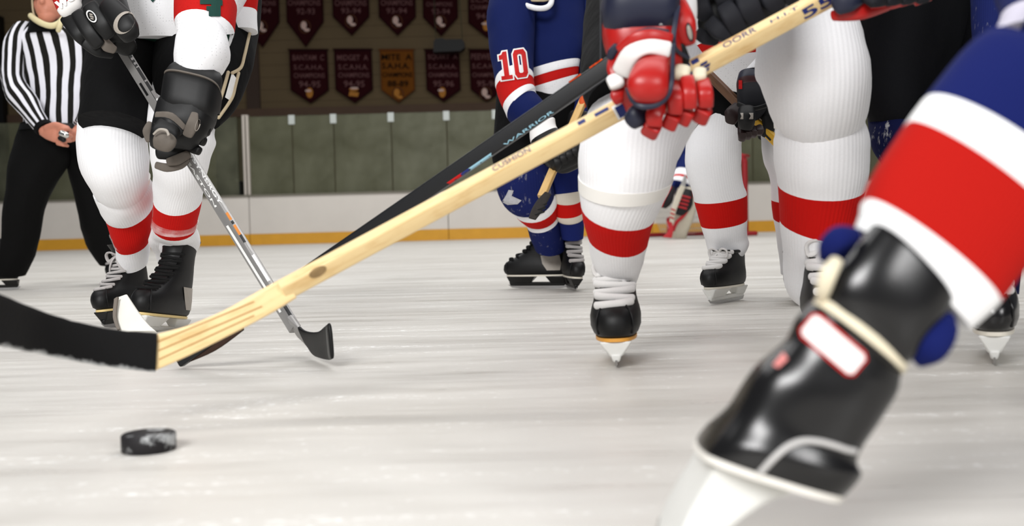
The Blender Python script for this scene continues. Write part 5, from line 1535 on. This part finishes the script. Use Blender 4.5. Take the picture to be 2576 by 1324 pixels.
tube('hockey_pants', [(2760, -700, 3250, -560, 1.5, .9), (2700, -420, 3120, -260, 1.42, .95), (2640, -120, 2990, 20, 1.25, .9), (2580, 50, 2860, 190, 1.10, .8)], DPANT, Dp, amp=.004)
tube('jersey_hem', [(2520, -400, 2760, -420, 1.36, .6), (2500, -200, 2740, -210, 1.3, .6), (2500, -40, 2720, -40, 1.22, .6), (2516, 36, 2720, 52, 1.17, .6), (2488, 92, 2720, 104, 1.15, .6)], [DPANT, plain('lavender_white_cloth', (196, 192, 206), .9, .1)], Dp, seg=[0, 0, 0, 1], amp=.004)
hD = P(3000, -1500, 1.6)
DL2 = [P(3250, -250, 1.45), P(3300, 250, 1.30), P(3300, 800, 1.42), P(3300, 1000, 1.48)]
swept('hockey_pants_leg', [P(3180, -560, 1.5), P(3250, -250, 1.45), P(3300, 120, 1.34)], [.13, .115, .10], DPANT, Dp, n=24)
swept('sock', [P(3300, 100, 1.32)] + DL2[1:], [.075, .075, .06, .05], SOCK_B, Dp, n=24)
skate(Dp, (0, -.03, .28), DL2[3], -10, scale=1.08, lace=LACE_WHITE, sole=SOLE_WHITE, leather=GLOSS_BLACK)
swept('jersey', [P(3080, -520, 1.48), P(3060, -800, 1.55), P(3020, -1080, 1.6), P(3010, -1220, 1.62)], [.19, .21, .22, .12], SOCK_B, Dp, n=28, flat=.8)
b, hp = body(Dp, [[P_ for P_ in ((P(3080, -560, 1.48), .11), (P(3040, -860, 1.55), .12), (P(3010, -1120, 1.6), .10), (P(3000, -1300, 1.6), .055), (hD, .05))],
                  [(P(2960, -560, 1.46), .085), (P(2830, -140, 1.33), .055), (P(2725, 115, 1.13), .04)] + [(P((s[0] + s[2]) / 2, (s[1] + s[3]) / 2, s[4] + .035), .03) for s in DL[:-1:2]] + [(P(2255, 745, .975), .026)], [(P(3180, -500, 1.5), .085)] + [(q, .04) for q in DL2]], hD, face=PI, under=SOCK_B)
helmet(Dp, hp, plain('blue_helmet', (0, 0, 0)))

# ------------------------------------------------ goal net and goaltender far back
gd = 16.4
net = thing('goal_net', 'red framed goal net in front of the far rink boards', 'goal', ground(1780, 596))
REDPIPE = plain('red_goal_pipe', (150, 26, 32), .45, .4)
zb = 0.03
pL, pR = P(1606, 590, gd), P(1876, 583, gd)
pL.z = pR.z = zb
up = V((0, 0, 1.19))
dy = V((0, 1.0, 0))
pr = .045
for nm, pts in (('post', [pL, pL + up * .5, pL + up * .93]), ('post', [pR, pR + up * .5, pR + up * .93])):
    swept(nm, pts, pr, REDPIPE, net, n=14)
swept('crossbar', [pL + up * .90, pL + up * .985 + V((.05, 0, 0)), pL + up + V((.16, 0, 0)), pR + up - V((.16, 0, 0)), pR + up * .985 - V((.05, 0, 0)), pR + up * .90], pr, REDPIPE, net, n=14)
swept('base_frame', [pL, pL + dy * .6 + V((.1, 0, 0)), pL + dy + V((.5, 0, 0)), pR + dy - V((.5, 0, 0)), pR + dy * .6 - V((.1, 0, 0)), pR], pr * .8, REDPIPE, net, n=12)
swept('rear_hoop', [pL + up, pL + up + dy * .4, pR + up + dy * .4, pR + up], pr * .6, REDPIPE, net, n=12)
swept('base_foot', [pR - V((0, .05, 0)), pR + V((.14, -.02, 0))], .04, REDPIPE, net, n=10)
nm = MB()
NET = plain('white_net_cord', (206, 204, 196), .9, .1)
for k in range(0, 25):
    t = k / 24
    a = (pL + V((.5, 0, 0))).lerp(pR - V((.5, 0, 0)), t) + dy
    c_ = pL.lerp(pR, t) + up + dy * .4
    nm.add(*sweep([a, a.lerp(c_, .5), c_], .006, n=4, sub=1, dome=(0, 0))[:2])
for k in range(1, 13):
    t = k / 13
    a = (pL + V((.5, 0, 0)) + dy).lerp(pL + up + dy * .4, t)
    c_ = (pR - V((.5, 0, 0)) + dy).lerp(pR + up + dy * .4, t)
    nm.add(*sweep([a, c_], .006, n=4, sub=1, dome=(0, 0))[:2])
nt = nm.build('netting', NET, net)
nt['kind'] = 'stuff'

Gp = thing('person', 'crouching goaltender with red and black leg pads in front of the goal net', 'person', ground(1712, 598))
gg = 15.6
PADB = plain('black_pad_knee', (26, 24, 26), .6, .3)
PADR = plain('red_goal_pad', (176, 34, 40), .6, .3)
PADW = plain('off_white_goal_pad', (206, 198, 180), .6, .3, var=.2, scale=12)
tube('jersey', [(1690, 330, 1800, 330, gg + .1, .6), (1668, 370, 1830, 370, gg, .6), (1690, 420, 1818, 420, gg - .05, .6), (1694, 446, 1806, 446, gg - .05, .6)], BLUE_CLOTH, Gp, amp=.01, dome=(.3, 0))
tube('sleeve', [(1712, 392, 1752, 404, gg - .2), (1694, 430, 1744, 446, gg - .35), (1686, 446, 1740, 460, gg - .4), (1682, 452, 1738, 466, gg - .42), (1680, 458, 1736, 474, gg - .44), (1690, 472, 1730, 482, gg - .45)],
     [BLUE_CLOTH, WHITE_CLOTH, RED_CLOTH], Gp, seg=[0, 1, 2, 1, 0], amp=.006)
tube('hockey_pants', [(1700, 440, 1800, 440, gg, .7), (1696, 480, 1800, 480, gg - .1, .7), (1706, 500, 1790, 500, gg - .15, .7)], NAVY_LEATHER, Gp)


def legpad(secs, strapx):
    o = tube('leg_pad', secs, PADW, Gp, p=3, ratio=.5)
    return o


lp = tube('leg_pad', [(1706, 470, 1748, 476, gg - .5, .5), (1694, 510, 1750, 520, gg - .55, .5), (1688, 545, 1742, 556, gg - .5, .5), (1684, 572, 1730, 584, gg - .45, .5), (1680, 592, 1728, 597, gg - .4, .5)], PADW, Gp, p=3)
tube('pad_knee', [(1714, 476, 1742, 482, gg - .62, .5), (1702, 505, 1742, 516, gg - .66, .5), (1692, 532, 1724, 541, gg - .64, .5)], PADB, lp, p=2.4, dome=(.3, .4))
for a in range(4):
    pad('pad_roll', [(1712 - a * 3, 492 + a * 9, gg - .72, 5), (1736 - a * 3, 498 + a * 9, gg - .73, 5)], PADR, lp, ratio=.7)
pad('pad_trim', [(1743, 480, gg - .62, 6), (1738, 512, gg - .66, 7), (1722, 540, gg - .66, 8), (1702, 560, gg - .62, 9), (1694, 580, gg - .58, 8)], PADR, lp, ratio=.6)
lp = tube('leg_pad', [(1780, 470, 1824, 466, gg - .4, .5), (1776, 520, 1830, 512, gg - .45, .5), (1786, 580, 1832, 574, gg - .4, .5), (1790, 594, 1832, 590, gg - .4, .5)], PADW, Gp, p=3)
tube('pad_knee', [(1786, 476, 1818, 472, gg - .52, .5), (1784, 530, 1820, 524, gg - .56, .5)], PADB, lp, p=2.4, dome=(.3, .4))
bl = tube('blocker', [(1676, 462, 1698, 474, gg - .7, .4), (1662, 498, 1692, 508, gg - .75, .35), (1656, 518, 1676, 524, gg - .72, .35)], PADB, Gp, p=3.4, dome=(.2, .2))
pad('blocker_trim', [(1688, 470, gg - .8, 5), (1672, 500, gg - .84, 5), (1664, 520, gg - .82, 5)], PADR, bl, ratio=.6)
gt = tube('catching_glove', [(1806, 430, 1836, 424, gg - .6, .5), (1802, 458, 1842, 452, gg - .65, .5), (1810, 478, 1836, 474, gg - .62, .5)], PADW, Gp, p=2.6, dome=(.3, .4))
pad('thumb', [(1806, 452, gg - .75, 10), (1798, 436, gg - .76, 9)], PADR, gt, ratio=.8)
for xx, yy in ((1688, 598), (1806, 594)):
    q = ground(xx, yy)
    skate(Gp, (0, .17, 0), q, 180, scale=1.0, lace=LACE_WHITE, sole=SOLE_WHITE, leather=PADR, bow=False)
gs = thing('goalie_stick', 'white and red goalie stick with its paddle down on the ice before the goaltender', 'hockey stick', ground(1684, 596))
tube('paddle', [(1722, 440, 1728, 444, gg - .9, .6), (1712, 466, 1724, 470, gg - .9, .5), (1702, 486, 1716, 490, gg - .9, .4), (1688, 530, 1700, 534, gg - .92, .3), (1684, 560, 1694, 563, gg - .93, .3)], [PADW, plain('grey_stick_shaft', (150, 148, 146), .4, .5)], gs, p=5, seg=[1, 0, 0, 0])
tube('blade', [(1676, 556, 1690, 560, gg - .93, .3), (1682, 580, 1694, 576, gg - .94, .3), (1666, 597, 1690, 599, gg - .95, .3)], PADR, gs, p=4)
for yy in (526, 536, 546):
    pad('red_stripe', [(1688 - (yy - 530) * .2, yy, gg - 1.0, 4), (1698 - (yy - 530) * .2, yy + 4, gg - 1.0, 4)], PADR, gs, ratio=.5)
hG = P(1745, 300, gg - .25)
b, hp = body(Gp, [[(P(1750, 440, gg), .14), (P(1750, 380, gg), .14), (P(1747, 335, gg - .1), .07), (hG, .055)], [(P(1730, 450, gg), .09), (P(1722, 500, gg - .35), .07), (P(1710, 560, gg - .3), .06)],
                  [(P(1775, 450, gg), .09), (P(1800, 500, gg - .3), .07), (P(1808, 560, gg - .25), .06)], [(P(1700, 370, gg), .08), (P(1706, 430, gg - .3), .06), (P(1690, 470, gg - .6), .04)],
                  [(P(1800, 370, gg), .08), (P(1826, 410, gg - .3), .06), (P(1822, 440, gg - .5), .04)]], hG, voxel=.02, under=BLUE_CLOTH)
helmet(Gp, hp, WHITE_LEATHER)

# ================================================================== light: rink lamps overhead, a photographer's softbox behind the camera
def area(name, loc, aim, sx, sy, power, col=(1, .995, .99)):
    ld = bpy.data.lights.new(name, 'AREA')
    ld.shape = 'RECTANGLE'
    ld.size, ld.size_y = sx, sy
    ld.energy = power
    ld.color = col
    lo = bpy.data.objects.new(name, ld)
    COL.objects.link(lo)
    lo.location = loc
    lo.rotation_euler = (V(aim) - V(loc)).to_track_quat('-Z', 'Y').to_euler()
    return lo


area('softbox_lamp', (-2.4, -4.6, 4.2), (0.4, 3.6, 0.4), 3.2, 2.2, 900)
area('softbox_lamp', (3.4, -4.0, 3.0), (0.6, 3.0, 0.4), 2.0, 1.6, 260)
for yy in (3.0, 8.5, 14.5):
    area('rink_lamp', (0, yy, 7.0), (0, yy, 0), 13, 1.6, (560, 760, 900)[int(yy / 5)])
W_ = bpy.data.worlds.new('world')
S.world = W_
W_.use_nodes = True
W_.node_tree.nodes['Background'].inputs[0].default_value = (0.9, 0.92, 1.0, 1)
W_.node_tree.nodes['Background'].inputs[1].default_value = 0.12

vs_ = S.view_settings
vs_.view_transform = 'Standard'
vs_.look = 'None'
vs_.gamma = 1.0
vs_.use_curve_mapping = False
vs_.exposure = -0.5
